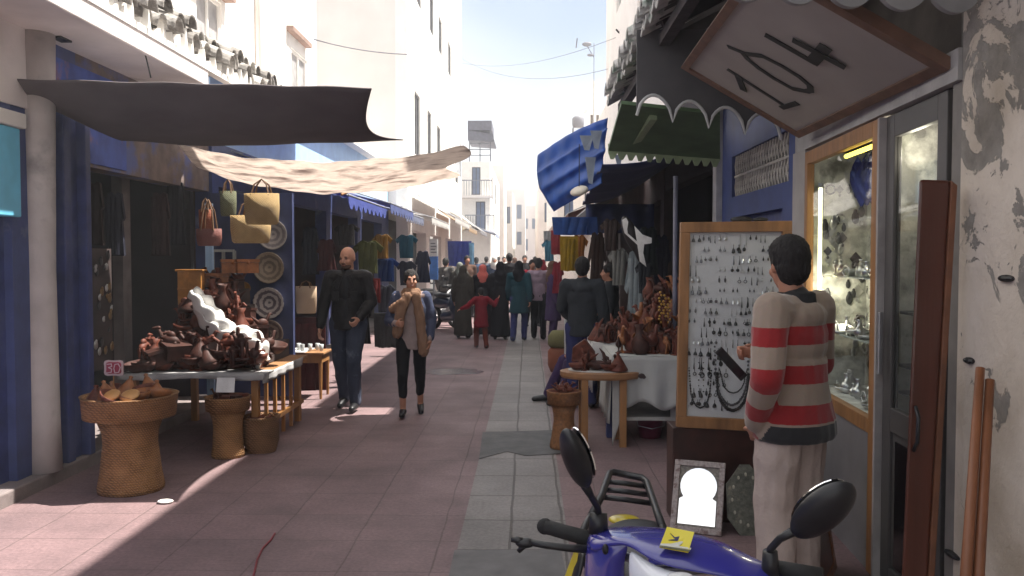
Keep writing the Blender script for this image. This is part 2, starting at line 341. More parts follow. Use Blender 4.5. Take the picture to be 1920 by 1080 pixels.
# ------------------------------------------------------------------ buildings
def wall(mb, axis, pos, th, a0, a1, z0, z1, holes=()):
    """wall slab with real openings; axis 'x': lies in plane x=pos (a = y); axis 'y': plane y=pos (a = x)"""
    cuts = sorted(set([a0, a1]+[h[0] for h in holes]+[h[1] for h in holes]))
    for p, q in zip(cuts, cuts[1:]):
        hs = sorted([(h[2], h[3]) for h in holes if h[0] <= p+1e-6 and h[1] >= q-1e-6]); z = z0
        for b, t in hs+[(z1, z1)]:
            if b > z+1e-6:
                if axis == 'x': mb.bx(min(pos, pos+th), max(pos, pos+th), p, q, z, b)
                else: mb.bx(p, q, min(pos, pos+th), max(pos, pos+th), z, b)
            z = max(z, t)
def win(parent, axis, pos, th, h, m, mf, name='window', bars=1):
    a0, a1, z0, z1 = h; mb = MB(); d = th*.22; s = 1 if th > 0 else -1
    def b(p, q, r, t, k, w): return mb_.bx(pos+k, pos+k+w, p, q, r, t) if axis == 'x' else mb_.bx(p, q, pos+k, pos+k+w, r, t)
    mb_ = mb; b(a0, a1, z0, z1, d, s*.02); w = mb.build(name, m, parent)
    mb_ = MB(); f = .05
    b(a0, a0+f, z0, z1, d-s*.03, s*.028); b(a1-f, a1, z0, z1, d-s*.03, s*.028); b(a0+f, a1-f, z1-f, z1, d-s*.03, s*.028); b(a0+f, a1-f, z0, z0+f, d-s*.03, s*.028)
    for i in range(bars):
        c = a0+(a1-a0)*(i+1)/(bars+1); b(c-.02, c+.02, z0+f, z1-f, d-s*.03, s*.028)
    mb_.build('frame', mf, w); return w
m_pane = M('dark_pane', (.05, .05, .06), .15, .3, 4)
m_shut = M('blue_door_paint', (.10, .14, .24), .6, .2, 5)

# --- left near building (pillar, blue front, open shop)
XL = -3.6
b = empty('shop_building', (XL, 6, 0), 'nearest left shop building with blue paintwork and a flat plastered overhang', 'building')
mb = MB(); wall(mb, 'x', XL, -.2, -6, 6.78, .1, 3.3, [(4.2, 5.9, .1, 2.75)])
mb.build('wall', m_blue2, b)
MB().bx(XL-.12, XL-.06, 4.2, 5.9, .1, 2.35).build('door', m_blue, b); MB().bx(XL, XL+.02, 3.0, 6.4, 2.74, 3.3).build('pale_band', m_soff, b)
MB().bx(XL-.10, XL+.03, 4.4, 5.97, 1.96, 2.58).build('sunlit_gap_panel', m_turq, b, bevel=.01); MB().bx(XL-.1, XL+.05, 4.4, 6.02, 2.585, 2.69).build('gap_panel_top', m_white, b, bevel=.01)  # added panel: the brightness of a sunlit gap is put into its turquoise
mb = MB(); wall(mb, 'x', XL, -.2, 6.78, 9.6, 2.42, 3.3)
mb.build('lintel', m_mott, b)
p = A(55, 890, 6.15)
mb = MB(); mb.lathe([(.125, .1), (.115, .5), (.105, 1.6), (.115, 2.3), (.13, 3.3)], (XL+.02, 6.2, 0), 20); mb.build('pillar', m_pill, b, smooth=True)
mb = MB()
for y0, y1, dx in ((6.42, 6.52, .09), (6.56, 6.68, .05), (6.70, 6.78, .11)): mb.bx(XL, XL+dx, y0, y1, .1, 2.9)
mb.build('door_post', m_blue, b, bevel=.008)
mb = MB(); mb.bx(XL, XL+.012, 6.44, 7.6, 2.45, 3.2); mb.build('painted_panel', M('blue_orange_paint', (.05, .09, .36), .7, .3, 5, .1, col2=(.30, .13, .08), patch=.60), b)
mb = MB(); mb.bx(-7, -3.03, -6, 8.0, 3.3, 3.42); mb.bx(-3.03, -2.99, -6, 8.0, 3.27, 3.44); mb.build('overhang', m_soff, b, bevel=.01)
mb = MB(); mb.bx(-3.5, -3.42, 6.25, 6.40, 3.285, 3.30); mb.build('soffit_fitting', m_black, b)
mb = MB(); wall(mb, 'x', XL, -.2, 9.62, 22, 3.0, 3.9); mb.build('upper_wall', m_skyb, b)
# open shop interior
mb = MB(); mb.bx(-5.4, -5.3, 6.7, 9.6, .1, 3.3); mb.bx(-5.3, XL-.2, 6.6, 6.7, .1, 3.3); mb.bx(-5.3, XL-.2, 9.55, 9.65, .1, 3.3); mb.bx(-5.3, XL-.2, 6.7, 9.55, 3.1, 3.2)
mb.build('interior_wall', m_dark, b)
mb = MB(); mb.bx(-4.0, -3.9, 8.15, 8.32, .1, 3.1); mb.build('inner_pillar', M('inner_plaster', (.13, .11, .11), .9), b)
# broken tile eave above the overhang
mb = MB()
for i in range(92):
    y = 5.0+(i//2)*.18+(i % 2)*.09; z = 3.58+(i % 2)*.11+random.uniform(-.035, .035); x = -2.97-(i % 2)*.05+random.uniform(-.07, .07); t = random.uniform(-.4, .4)
    r = .09; L = .55
    if random.random() < .10: continue
    def f(u, v, y=y, z=z, x=x, r=r, L=L, t=t):
        a = math.pi*u; return (x-L*v, y+r*math.cos(a)+t*.1*v, z+r*math.sin(a)*1.1+v*.22)
    mb.grid(f, 8, 2, .014)
mb.build('roof_tiles', M('old_pale_tiles', (.20, .185, .17), .9, .35, 9, .4, col2=(.55, .53, .50), patch=.55), b)
mb = MB()
for i in range(52):
    y = 5.15+i*.145; h = random.uniform(.06, .22); w = random.uniform(.05, .13)
    mb.prism([(-3.0, y, 3.47), (-3.0, y+w, 3.47), (-3.0, y+w*random.uniform(.3, .8), 3.47+h)], (-.06, 0, 0))
mb.bx(-3.06, -2.98, 5.2, 12.8, 3.42, 3.475)
mb.build('broken_fascia', m_white, b)
# panel wall carrying the plates (faces the camera)
pw = empty('partition_wall', (-3.1, 9.6, 0), 'dark blue panel wall carrying the round plates beside the shop opening', 'wall')
MB().bx(-3.6, -2.66, 9.6, 9.68, .1, 2.4).build('panel', M('deep_blue_boards', (.025, .035, .10), .7, .3, 5), pw)
mb = MB()
p0, p1 = A(397, 470, 9.56), A(440, 640, 9.56)
for x in (p0.x, (p0.x+p1.x)/2, p1.x): mb.bx(x-.016, x+.016, 9.57, 9.598, p1.z, p0.z)
for z in (p0.z, (p0.z+p1.z)/2-.05, p1.z): mb.bx(p0.x, p1.x, 9.565, 9.594, z-.014, z+.014)
mb.build('window_grille', M('pale_frame_paint', (.34, .36, .36), .6), pw)

# --- left tall white building behind the eave
b = empty('white_building', (-4.2, 12, 0), 'bright white rendered house rising behind the broken tile eave on the left', 'building')
h1 = (10.85, 11.75, 4.5, 5.15); h2 = (15.2, 16.3, 4.3, 5.4)
mb = MB(); wall(mb, 'x', -4.2, -.25, 6, 16.8, 3.3, 9.2, [h1, h2]); mb.bx(-9, -4.45, 6, 16.8, 3.3, 9.2); mb.build('wall', m_white, b)
for h in (h1, h2): win(b, 'x', -4.2, -.25, h, M('shutter_grey', (.35, .34, .34), .6), m_white)
MB().bx(-4.2, -4.05, 10.7, 11.9, 5.2, 5.27).build('ledge', M('brick_ledge', (.30, .20, .16), .9), b)
MB().bx(-4.2, -4.08, 14.9, 16.2, 5.62, 5.70).build('ledge', M('brick_ledge', (.30, .20, .16), .9), b)
mb = MB(); mb.tube([(-4.16, 13.2, 3.3), (-4.16, 13.2, 9)], .045, 8); mb.build('drainpipe', m_pinkw, b, smooth=True)

# --- tall building with the row of slit windows
b = empty('tall_building', (-3.1, 22, 0), 'tall cream block with two rows of narrow windows on its sunlit street side', 'building')
hs = [(24.0, 25.0, 8.8, 10.1), (27.1, 28.3, 8.85, 10.1), (29.8, 31, 8.85, 10.1), (33.3, 34.6, 8.85, 10.1), (23.4, 24.6, 4.5, 6.25), (26.4, 27.5, 4.7, 6.25), (29.2, 30.4, 4.9, 6.2), (36.5, 38, 4.9, 6.2),
      (24.0, 25.0, 12, 13.2), (27.1, 28.3, 12, 13.2)]
mb = MB(); wall(mb, 'x', -3.1, -.3, 22, 40, 3.0, 15, hs); mb.build('street_wall', m_white, b)
mb = MB(); mb.bx(-5.43, -3.4, 22, 22.3, 3.0, 15); mb.bx(-5.43, -5.1, 22.3, 40, 3, 15); mb.bx(-5.1, -3.4, 39.7, 40, 3, 15); mb.bx(-3.4, -3.1, 22, 22, 3, 15) if False else None
mb.build('end_wall', m_cream, b)
for h in hs: win(b, 'x', -3.1, -.3, h, m_pane, M('frame_grey', (.2, .2, .2), .6))
mb = MB(); wall(mb, 'x', -3.1, -.3, 22, 40, 0, 3.0, [(23, 26, 0, 2.4), (27, 30.5, 0, 2.4), (32, 35, 0, 2.4), (36, 39, 0, 2.4)]); mb.build('ground_floor', m_cream, b)
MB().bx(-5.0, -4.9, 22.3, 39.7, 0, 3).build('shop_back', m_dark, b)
mb = MB()
for k in range(4): mb.tube([(-2.98, 35.5+k*.8, 5.2), (-2.98, 35.5+k*.8, 15)], .03, 6)
mb.build('drainpipe', M('pale_pipe', (.55, .58, .62), .6), b)
# --- row of shops below, between
b = empty('shop_row', (-3.6, 12, 0), 'low row of dark open shopfronts under the blue awnings on the left', 'building')
mb = MB(); wall(mb, 'x', XL, -.2, 9.7, 22, .1, 3.0, [(9.9, 12.4, .1, 2.5), (12.8, 15.2, .1, 2.5), (15.6, 18, .1, 2.5), (18.4, 21, .1, 2.5)]); mb.build('wall', m_blue2, b)
mb = MB(); mb.bx(-6, -5.9, 9.7, 22, .1, 3); mb.bx(-5.9, -3.8, 21.9, 22, .1, 3)
for y in (12.6, 15.4, 18.2): mb.bx(-5.9, -3.8, y-.1, y+.1, .1, 3)
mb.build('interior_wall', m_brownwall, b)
MB().bx(-7, -3.4, 9.7, 22, 3.9, 4.0).build('roof', m_cream, b)

# --- distant left houses
def house(label, x0, x1, y0, y1, h, m, front=(), side=(), xs=None, parapet=.35, mw=None):
    b = empty('house', ((x0+x1)/2, y0, 0), label, 'house'); mb = MB()
    wall(mb, 'y', y0, .25, x0, x1, 0, h, front)
    if xs == 'r': wall(mb, 'x', x1, -.25, y0+.25, y1, 0, h, side); mb.bx(x0, x0+.25, y0+.25, y1, 0, h)
    else: wall(mb, 'x', x0, .25, y0+.25, y1, 0, h, side); mb.bx(x1-.25, x1, y0+.25, y1, 0, h)
    mb.bx(x0+.25, x1-.25, y1-.25, y1, 0, h)
    mb.build('wall', m, b); MB().bx(x0+.25, x1-.25, y0+.25, y1-.25, h-.45, h-.3).build('roof', m_cream, b)
    for hh in front: win(b, 'y', y0, .25, hh, mw or m_shut, m_pane)
    for hh in side: win(b, 'x', x1 if xs == 'r' else x0, -.25 if xs == 'r' else .25, hh, mw or m_shut, m_pane)
    return b
b = house('white corner house with blue doors, balconies and a dark rooftop canopy', -6, -2.0, 45, 60, 6.7, m_white,
          front=[(-2.95, -2.5, 4.95, 6.4), (-2.75, -2.25, 3.1, 4.6)], side=[(47, 48.5, 4.9, 6.2), (52, 53.5, 4.9, 6.2), (50, 51.2, 2.8, 4.2)], xs='r')
mb = MB(); mb.bx(-3.5, -1.8, 44.2, 45, 4.75, 4.87); mb.build('balcony_slab', m_cream, b); MB().bx(-3.3, -1.7, 44.2, 45, 2.95, 3.07).build('balcony_slab', m_cream, b)
for z0, a, e in ((4.87, -3.45, -1.85), (3.07, -3.25, -1.75)):
    mb = MB(); mb.bx(a, e, 44.24, 44.28, z0+.75, z0+.8)
    k = a
    while k < e: mb.bx(k, k+.025, 44.24, 44.27, z0, z0+.75); k += .13
    mb.build('balcony_railing', M('iron_grey', (.16, .17, .2), .6), b)
mb = MB()
for z in (7.0, 7.3, 7.6): mb.bx(-3.1, -1.95, 45.0, 45.04, z, z+.05)
for x in (-3.1, -2.55, -2.0): mb.bx(x, x+.06, 45, 45.05, 6.7, 8.3)
mb.build('roof_railing', M('iron_grey', (.16, .17, .2), .6), b)
mb = MB(); mb.prism([(-3.15, 44.8, 8.3), (-1.9, 44.8, 8.1), (-1.75, 44.8, 7.75), (-1.78, 44.8, 7.7), (-3.15, 44.8, 7.8)], (0, 3, .0)); mb.bx(-3.15, -1.9, 44.8, 47.8, 8.3, 8.8); mb.build('canopy', M('slate_canopy', (.09, .09, .12), .8), b)
mb = MB(); mb.prism([(-4.3, 44.9, 4.3), (-2.95, 43.6, 3.3), (-2.95, 43.6, 3.2), (-4.3, 44.9, 2.8)], (.05, .6, 0)); mb.build('side_awning', M('cream_canvas', (.62, .55, .42), .9), b)
house('narrow pale house just past the corner house', -6, -1.75, 62, 70, 8.3, m_pinkw, front=[(-2.5, -2.1, 5.6, 7)], side=[(64, 65, 5.5, 7)], xs='r')
house('cream house with small windows far down the left side', -6, -1.3, 72, 88, 7.2, m_white, front=[(-1.9, -1.5, 4.5, 5.9)], side=[(75, 76, 4.4, 5.8), (80, 81, 4.4, 5.8)], xs='r')
house('far off-white house closing the left side of the street', -6, -.3, 92, 110, 9.0, m_cream, front=[(-1.2, -.7, 5.8, 7.3), (-1.2, -.7, 3, 4.4)], xs='r')
house('tiny hazy house at the very end of the street', -1.5, 5, 125, 135, 9.2, m_pinkw, front=[(-.6, 0, 5.8, 7.3), (.6, 1.2, 5.8, 7.3), (-.6, 0, 2.6, 4.3)], xs='r')
b = house('low pinkish house far down the right side', .75, 6, 62, 90, 7.0, m_pinkw, front=[(1.2, 1.7, 4.2, 5.6)], xs='l')
house('plain cream house halfway down the right side', 1.3, 6, 38, 60, 5.6, m_cream, front=[(1.6, 2.1, 3.3, 4.6)], xs='l')
# --- right side: upper block above the porch, and the white block further on
b = empty('upper_house', (1.9, 2, 0), 'pale upper storey above the tiled porch on the right', 'building')
mb = MB(); mb.bx(1.92, 6, -8, 9.7, 3.95, 9.6); mb.bx(1.92, 6, 9.7, 10.6, 3.95, 7.6); mb.bx(1.92, 6, 10.6, 12, 3.95, 9.6); mb.build('wall', m_cream, b)  # unseen roofline; its dip is shaped to let a sun patch reach the paving
b = empty('white_block', (1.9, 16, 0), 'white block whose sunlit corner meets the sky above the porch eave', 'building')
mb = MB(); wall(mb, 'x', 1.9, .3, 12, 21, 3.0, 9.6, [(17.5, 18.6, 6.9, 8.0), (14, 15, 6.0, 7.2)]); mb.bx(2.2, 6, 12, 21, 3.0, 9.6)
mb.build('wall', m_cream, b)
for h in [(17.5, 18.6, 6.9, 8.0), (14, 15, 6.0, 7.2)]: win(b, 'x', 1.9, .3, h, m_pane, m_white)
mb = MB(); wall(mb, 'x', 1.9, .2, 12, 21, 0, 3.0, [(12.3, 14.6, 0, 2.5), (15, 17.6, 0, 2.5), (18, 20.6, 0, 2.5)]); mb.bx(3.8, 3.9, 12, 21, 0, 3); mb.bx(2.1, 3.8, 12, 12.1, 0, 3); mb.bx(2.1, 3.8, 20.9, 21, 0, 3); mb.build('shopfront', m_brownwall, b)
house('pale house next to the white block on the right', 1.9, 6, 21.05, 36, 5.4, m_cream, xs='l', side=[(23, 24, 3.4, 4.6), (28, 29, 3.4, 4.6)])
# tower and rooftop things
b = empty('tower', (3.0, 37, 5), 'small white pointed tower showing above the blue tarpaulin', 'tower')
mb = MB(); wall(mb, 'y', 37, .2, 2.55, 3.35, 5, 8.0, [(2.68, 2.80, 6.4, 7.8), (2.93, 3.05, 6.4, 7.8)]); mb.bx(2.55, 3.35, 37.2, 37.9, 5, 8.0)
mb.prism([(2.45, 36.9, 8.0), (3.45, 36.9, 8.0), (2.8, 36.9, 9.3)], (0, 1.1, 0)); mb.build('wall', m_white, b)
MB().bx(2.6, 3.2, 37.1, 37.15, 6.3, 7.9).build('opening', M('dim_opening', (.2, .17, .15), .9), b)
a = empty('antenna', (2.75, 36, 8), 'thin rooftop antenna mast against the sky', 'antenna')
mb = MB(); mb.tube([(2.75, 36, 7), (2.75, 36, 10.6)], .015, 6); mb.build('mast', m_grey, a)
mb = MB(); mb.ell((2.45, 36, 10.55), (.20, .08, .10)); mb.ell((2.6, 36, 10.1), (.14, .08, .06)); mb.bar((2.0, 36, 10.4), (2.05, 36, 10.8), .05); mb.bar((2.45, 36, 10.5), (2.75, 36, 10.0), .03); mb.build('aerial', m_grey, a)
t = empty('water_tank', (1.9, 34, 5.4), 'grey rooftop tank beside the pointed tower', 'tank')
mb = MB(); mb.lathe([(.2, 6.8), (.24, 6.9), (.24, 7.15), (.14, 7.25)], (1.98, 34, 0), 14); mb.build('drum', m_grey, t, smooth=True)
mb = MB(); [mb.tube([(1.98+dx, 34+dy, 5.1), (1.98+dx, 34+dy, 6.8)], .03, 5) for dx in (-.2, .2) for dy in (-.2, .2)]; mb.build('stand', m_grey, t)
# overhead cables
def cable(label, p, q, sag, r=.012, n=14, m=None, grp='overhead cables'):
    p, q = V(p), V(q); mb = MB(); mb.tube([p.lerp(q, i/n)-V((0, 0, sag*4*(i/n)*(1-i/n))) for i in range(n+1)], r, 5)
    tag(mb.build('cable', m or m_black, smooth=True), label, 'cable', grp)
cable('thin cable crossing the pale end wall of the tall cream block', A(560, 65, 21.5), A(764, 102, 21.5), .1, .016, m=m_grey)
cable('upper thin cable crossing the sky to the white block', A(866, 118, 30), A(1185, 58, 18), .35, .006, m=m_grey)
cable('lower slack cable crossing the sky', A(866, 110, 33), A(1160, 124, 20), .5, .007, m=m_grey)
cable('loose wire hanging in front of the broken tile eave', A(250, 40, 6.8), A(283, 146, 6.8), -.05, .006)
for i in range(6):
    cable('black cable in the tangled bundle along the left eave', A(230+i*9, 28+i*3, 7.2), A(495-i*12, 160-i*2, 11.5), -.12+.07*i, .02, m=m_black)
cable('short bent pipe end on the eave of the white block', A(1155, 55, 18), A(1180, 60, 18), .08, .02)

# --- peeling plaster wall at the right edge
def peel():
    m = bpy.data.materials.new('peeling_plaster'); m.use_nodes = True; n = m.node_tree; b = n.nodes['Principled BSDF']; b.inputs['Roughness'].default_value = .92
    t = n.nodes.new('ShaderNodeTexCoord')
    def nz(s, d, r=.6, dist=0):
        x = n.nodes.new('ShaderNodeTexNoise'); x.inputs['Scale'].default_value = s; x.inputs['Detail'].default_value = d; x.inputs['Roughness'].default_value = r
        x.inputs['Distortion'].default_value = dist; n.links.new(t.outputs['Object'], x.inputs['Vector']); return x.outputs['Fac']
    def ramp(f, p, q, c0, c1):
        r = n.nodes.new('ShaderNodeValToRGB'); r.color_ramp.elements[0].position = p; r.color_ramp.elements[1].position = q
        r.color_ramp.elements[0].color = (*c0, 1); r.color_ramp.elements[1].color = (*c1, 1); n.links.new(f, r.inputs[0]); return r.outputs[0]
    base = ramp(nz(3, 6), .3, .7, (.54, .47, .39), (.66, .59, .51))
    under = ramp(nz(11, 6), .3, .7, (.20, .185, .165), (.32, .30, .27))
    sz = n.nodes.new('ShaderNodeSeparateXYZ'); n.links.new(t.outputs['Object'], sz.inputs[0])
    h = n.nodes.new('ShaderNodeMapRange'); h.inputs['From Min'].default_value = 1.3; h.inputs['From Max'].default_value = 2.6; h.inputs['To Min'].default_value = -.12; h.inputs['To Max'].default_value = .06
    n.links.new(sz.outputs['Z'], h.inputs['Value'])
    ad = n.nodes.new('ShaderNodeMath'); ad.operation = 'ADD'; pk = nz(3.6, 9, .66, .7); n.links.new(pk, ad.inputs[0]); n.links.new(h.outputs[0], ad.inputs[1])
    mk = ramp(ad.outputs[0], .505, .515, (0, 0, 0), (1, 1, 1))
    k = n.nodes.new('ShaderNodeMixRGB'); n.links.new(mk, k.inputs['Fac']); n.links.new(base, k.inputs['Color1']); n.links.new(under, k.inputs['Color2'])
    st = ramp(nz(1.3, 5, .5), .55, .75, (1, 1, 1), (.6, .56, .5))
    k2 = n.nodes.new('ShaderNodeMixRGB'); k2.blend_type = 'MULTIPLY'; k2.inputs['Fac'].default_value = 1; n.links.new(k.outputs[0], k2.inputs['Color1']); n.links.new(st, k2.inputs['Color2'])
    n.links.new(k2.outputs[0], b.inputs['Base Color'])
    iv = n.nodes.new('ShaderNodeMath'); iv.operation = 'MULTIPLY_ADD'; iv.inputs[1].default_value = -1; iv.inputs[2].default_value = 1; n.links.new(mk, iv.inputs[0])
    fn = nz(30, 6); ad2 = n.nodes.new('ShaderNodeMath'); ad2.operation = 'ADD'; n.links.new(iv.outputs[0], ad2.inputs[0]); n.links.new(fn, ad2.inputs[1])
    u = n.nodes.new('ShaderNodeBump'); u.inputs['Strength'].default_value = .6; u.inputs['Distance'].default_value = .012; n.links.new(ad2.outputs[0], u.inputs['Height']); n.links.new(u.outputs[0], b.inputs['Normal'])
    return m
m_peel = peel()
b = empty('plaster_wall', (1.9, 2, 0), 'peeling cream plaster wall at the right edge beside the brown door', 'wall')
mb = MB(); mb.bx(1.76, 2.3, -6, 3.52, 0, 3.9); mb.build('wall', m_peel, b)
mb = MB()
for px, py, w in ((1880, 522, .05), (1815, 676, .035), (1790, 1040, .06)):
    q = A(px, py, 1.76*1600/(px-990)); mb.ell((1.755, q.y, q.z), (.02, w, .014), n=10, m=6)
mb.build('hole', m_black, b)
# --- right shop: jambs, window, door
b = empty('jewellery_shop', (1.85, 5, 0), 'shopfront with wood-framed jewellery window and narrow glazed door on the right', 'shopfront')
def rp(Y): return 1.81+.0638*(Y-4.5)          # front plane of the shop
mb = MB()
mb.prism([(rp(3.5), 3.53, 2.40), (rp(6.2), 6.2, 2.42), (rp(6.2)+.12, 6.2, 2.42), (rp(3.5)+.12, 3.53, 2.40)], (0, 0, .13)); mb.build('lintel', m_lint if False else M('white_beam', (.38, .37, .36), .8, .15, 8, .2, col2=(.2, .19, .18), patch=.64), b)
mb = MB(); mb.bx(1.77, 1.90, 3.525, 3.62, 0, 2.40); mb.bx(1.80, 2.2, 3.53, 3.62, 2.545, 3.9); mb.build('door_jamb', M('jamb_paint', (.20, .185, .17), .7, .15, 8, .1), b, bevel=.005)
mb = MB(); mb.bx(rp(5.95), rp(5.95)+.10, 5.93, 6.2, 0, 2.42); mb.build('corner_post', M('post_paint', (.33, .31, .30), .8, .1, 6, .1), b, bevel=.006)
fr = MB()
def seg(Ya, Yb, za, zb, dx=0, t=.05):
    fr.prism([(rp(Ya)+dx, Ya, za), (rp(Yb)+dx, Yb, za), (rp(Yb)+dx, Yb, zb), (rp(Ya)+dx, Ya, zb)], (t, 0, 0))
seg(4.47, 4.56, .0, 2.395); seg(5.86, 5.925, .75, 2.395); seg(4.56, 5.86, 2.31, 2.395); seg(4.56, 5.86, .74, .82)
w = fr.build('window_frame', m_wood, b, bevel=.004)
fr = MB(); seg(4.44, 4.467, 0, 2.395, -.004, .05); fr.build('trim', M('white_trim', (.36, .34, .33), .7), w)
fr = MB(); seg(4.56, 5.86, .82, 2.31, .022, .006); fr.build('glass', glass('shop_glass', (.95, .97, .96), .03, .01), w)
fr = MB(); seg(4.56, 5.925, .0, .74, .01, .05); fr.build('lower_panel', M('grey_panel', (.20, .19, .185), .6, .12, 5), b)
fr = MB(); seg(4.5, 5.9, .78, 2.4, .42, .03); fr.bx(rp(5.93)+.055, rp(5.93)+.44, 5.91, 5.93, .80, 2.39); fr.bx(rp(4.5)+.06, rp(4.5)+.42, 4.5, 4.52, .80, 2.39); fr.build('display_back', M('display_felt', (.62, .62, .56), .9, .35, 9, .3, col2=(.22, .22, .19), patch=.56), b)
fr = MB(); seg(4.5, 5.9, .76, .8, .06, .36); fr.build('display_floor', M('display_felt2', (.75, .75, .72), .9, .3, 9), b)
fr = MB()
for z in (1.18, 1.55): seg(4.57, 5.85, z, z+.008, .12, .28)
fr.build('glass_shelf', M('shelf_glass', (.62, .68, .64), .1, .1), b)
mb = MB()
for k in range(9):
    y = 4.6+.14*k; mb.grid(lambda u, v, y=y: (rp(y)+.36-.05*math.sin(v*3.1), y+.15*u, 2.05+.28*v+.03*math.sin(u*6+k)), 5, 5, .01)
mb.build('blue_drape', M('blue_drape', (.03, .04, .22), .8, .4, 14, .2), b)
# interior dark box
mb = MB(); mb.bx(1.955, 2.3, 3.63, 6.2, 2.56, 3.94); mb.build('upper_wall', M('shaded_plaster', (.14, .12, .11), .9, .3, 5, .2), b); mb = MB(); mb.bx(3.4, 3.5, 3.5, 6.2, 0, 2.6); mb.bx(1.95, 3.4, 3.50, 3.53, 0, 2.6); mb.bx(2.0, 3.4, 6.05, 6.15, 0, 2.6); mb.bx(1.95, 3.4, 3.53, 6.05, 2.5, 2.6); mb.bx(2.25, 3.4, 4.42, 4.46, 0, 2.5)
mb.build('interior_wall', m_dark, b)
# glazed door between jamb and window
d = empty('glazed_door', (1.8, 4.0, 0), 'narrow grey aluminium glazed door of the jewellery shop', 'door'); d.parent = b; d.location = V((1.8, 4.0, 0))-b.location
del d['category']; d['label'] = 'narrow grey aluminium glazed door'
fr = MB(); seg(4.32, 4.43, .02, 2.395, .03, .04); seg(3.70, 3.80, .02, 2.395, .03, .04); seg(3.80, 4.32, .02, .10, .03, .04); seg(3.80, 4.32, .80, .92, .03, .04); seg(3.80, 4.32, 2.28, 2.395, .03, .04)
seg(3.80, 4.32, .10, .80, .045, .02); fr.build('door_frame', M('door_grey', (.085, .08, .078), .5, .1, 6), d, bevel=.004)
fr = MB(); seg(3.88, 4.26, .13, .76, .036, .008); fr.build('lower_pane', M('black_pane', (.008, .008, .01), .15), d)
fr = MB(); seg(3.80, 4.32, .92, 2.28, .045, .006); fr.build('glass', MC.get('x') or bpy.data.materials['shop_glass'] if 'shop_glass' in bpy.data.materials else glass('g2'), d)
fr = MB(); seg(4.36, 4.385, 1.08, 1.40, -.02, .025); fr.build('handle', m_metal, d, bevel=.006)
fr = MB(); seg(3.72, 4.40, 1.42, 2.12, .30, .02); fr.build('display_board', M('necklace_board', (.62, .58, .50), .9, .15, 8), b)
fr = MB()
for z in (1.39, 1.12, .98, .86): seg(3.72, 4.40, z, z+.015, .10, .26)
fr.build('shelf', M('dark_shelf', (.06, .06, .06), .5), b)
fr = MB(); seg(3.72, 4.40, .86, 1.40, .42, .02); fr.build('shelf_back', M('shelf_back', (.42, .43, .36), .9, .5, 12, col2=(.03, .03, .03), patch=.52), b)
# brown door leaf folded back
d = empty('door_leaf', (1.6, 3.55, 0), 'tall red-brown wooden door leaf folded back against the plaster wall', 'door')
mb = MB(); p0 = A(1724, 336, 3.45); p1 = A(1782, 338, 3.45); q0 = A(1690, 1100, 3.45); q1 = A(1738, 1100, 3.45)
def ext(p, q): t = (q.z-.01)/(p.z-q.z); r = q-(p-q)*t; return V((r.x, q.y, .01))
f0, f1 = ext(p0, q0), ext(p1, q1)
mb.prism([p0, p1, f1, f0], (0, .5, 0)) if False else mb.prism([p0, p1, f1, f0], (.02, .045, 0)); mb.build('board', m_dwood, d, bevel=.012)
mb = MB(); mb.prism([p1+V((.003, -.004, .0)), p1+V((.028, -.004, -.02)), f1+V((.028, -.004, 0)), f1+V((.003, -.004, 0))], (.0, .055, 0)); mb.build('edge_strip', M('dull_wood', (.15, .06, .03), .6, .3, 9), d, bevel=.004)
mb = MB(); mb.tube([f0.lerp(p0, .45)+V((.02, -.01, 0)), f0.lerp(p0, .47)+V((.02, -.04, 0)), f0.lerp(p0, .52)+V((.02, -.04, 0)), f0.lerp(p0, .54)+V((.02, -.01, 0))], .008, 8); mb.build('pull', m_black, d, smooth=True)
for i, (a, c, lab) in enumerate((((1838, 690, 3.0), (1808, 1090, 2.75), 'taller front orange pole leaning on the plaster wall'), ((1856, 712, 2.98), (1832, 1090, 2.75), 'second orange pole leaning just behind the taller one'))):
    p, q = A(*a), A(*c); q = q+(q-p)*((q.z-.02)/(p.z-q.z)); p.x = min(p.x, 1.72)
    mb = MB(); mb.tube([q, q.lerp(p, .5)+V((.004, 0, 0)), p], [.017, .018, .015], 10); tag(mb.build('wooden_pole', m_owood, smooth=True), lab, 'pole', 'poles leaning on the plaster wall')
# --- next shop: blue front with grille
b = empty('blue_shopfront', (1.9, 7, 0), 'blue shopfront with pale lattice grille behind the earring board', 'shopfront')
mb = MB(); wall(mb, 'x', 1.92, .15, 6.21, 8.5, 0, 3.3, [(6.35, 8.1, 2.24, 2.62), (6.5, 8.0, .05, 2.05)]); mb.build('wall', M('cobalt_paint', (.028, .048, .175), .6, .2, 4), b)
MB().bx(1.99, 2.02, 6.5, 8.0, .05, 2.05).build('door', m_blue, b); MB().bx(2.04, 2.06, 6.35, 8.1, 2.24, 2.62).build('grille_back', M('grille_back', (.12, .11, .12), .9), b)
mb = MB()
for k in range(22):
    y = 6.37+k*.08
    mb.tube([(1.95, y, 2.24), (1.95, y+.04, 2.33), (1.95, y, 2.43), (1.95, y+.04, 2.53), (1.95, y, 2.62)], .009, 5); mb.tube([(1.96, y+.04, 2.24), (1.96, y, 2.33), (1.96, y+.04, 2.43), (1.96, y, 2.53), (1.96, y+.04, 2.62)], .009, 5)
mb.bx(1.94, 1.965, 6.35, 8.1, 2.42, 2.44); mb.build('grille', M('grille_paint', (.42, .40, .37), .8), b)
mb = MB(); mb.bx(1.86, 1.98, 8.5, 8.66, 0, 3.3); mb.build('post', M('post_paint2', (.36, .36, .38), .8), b)
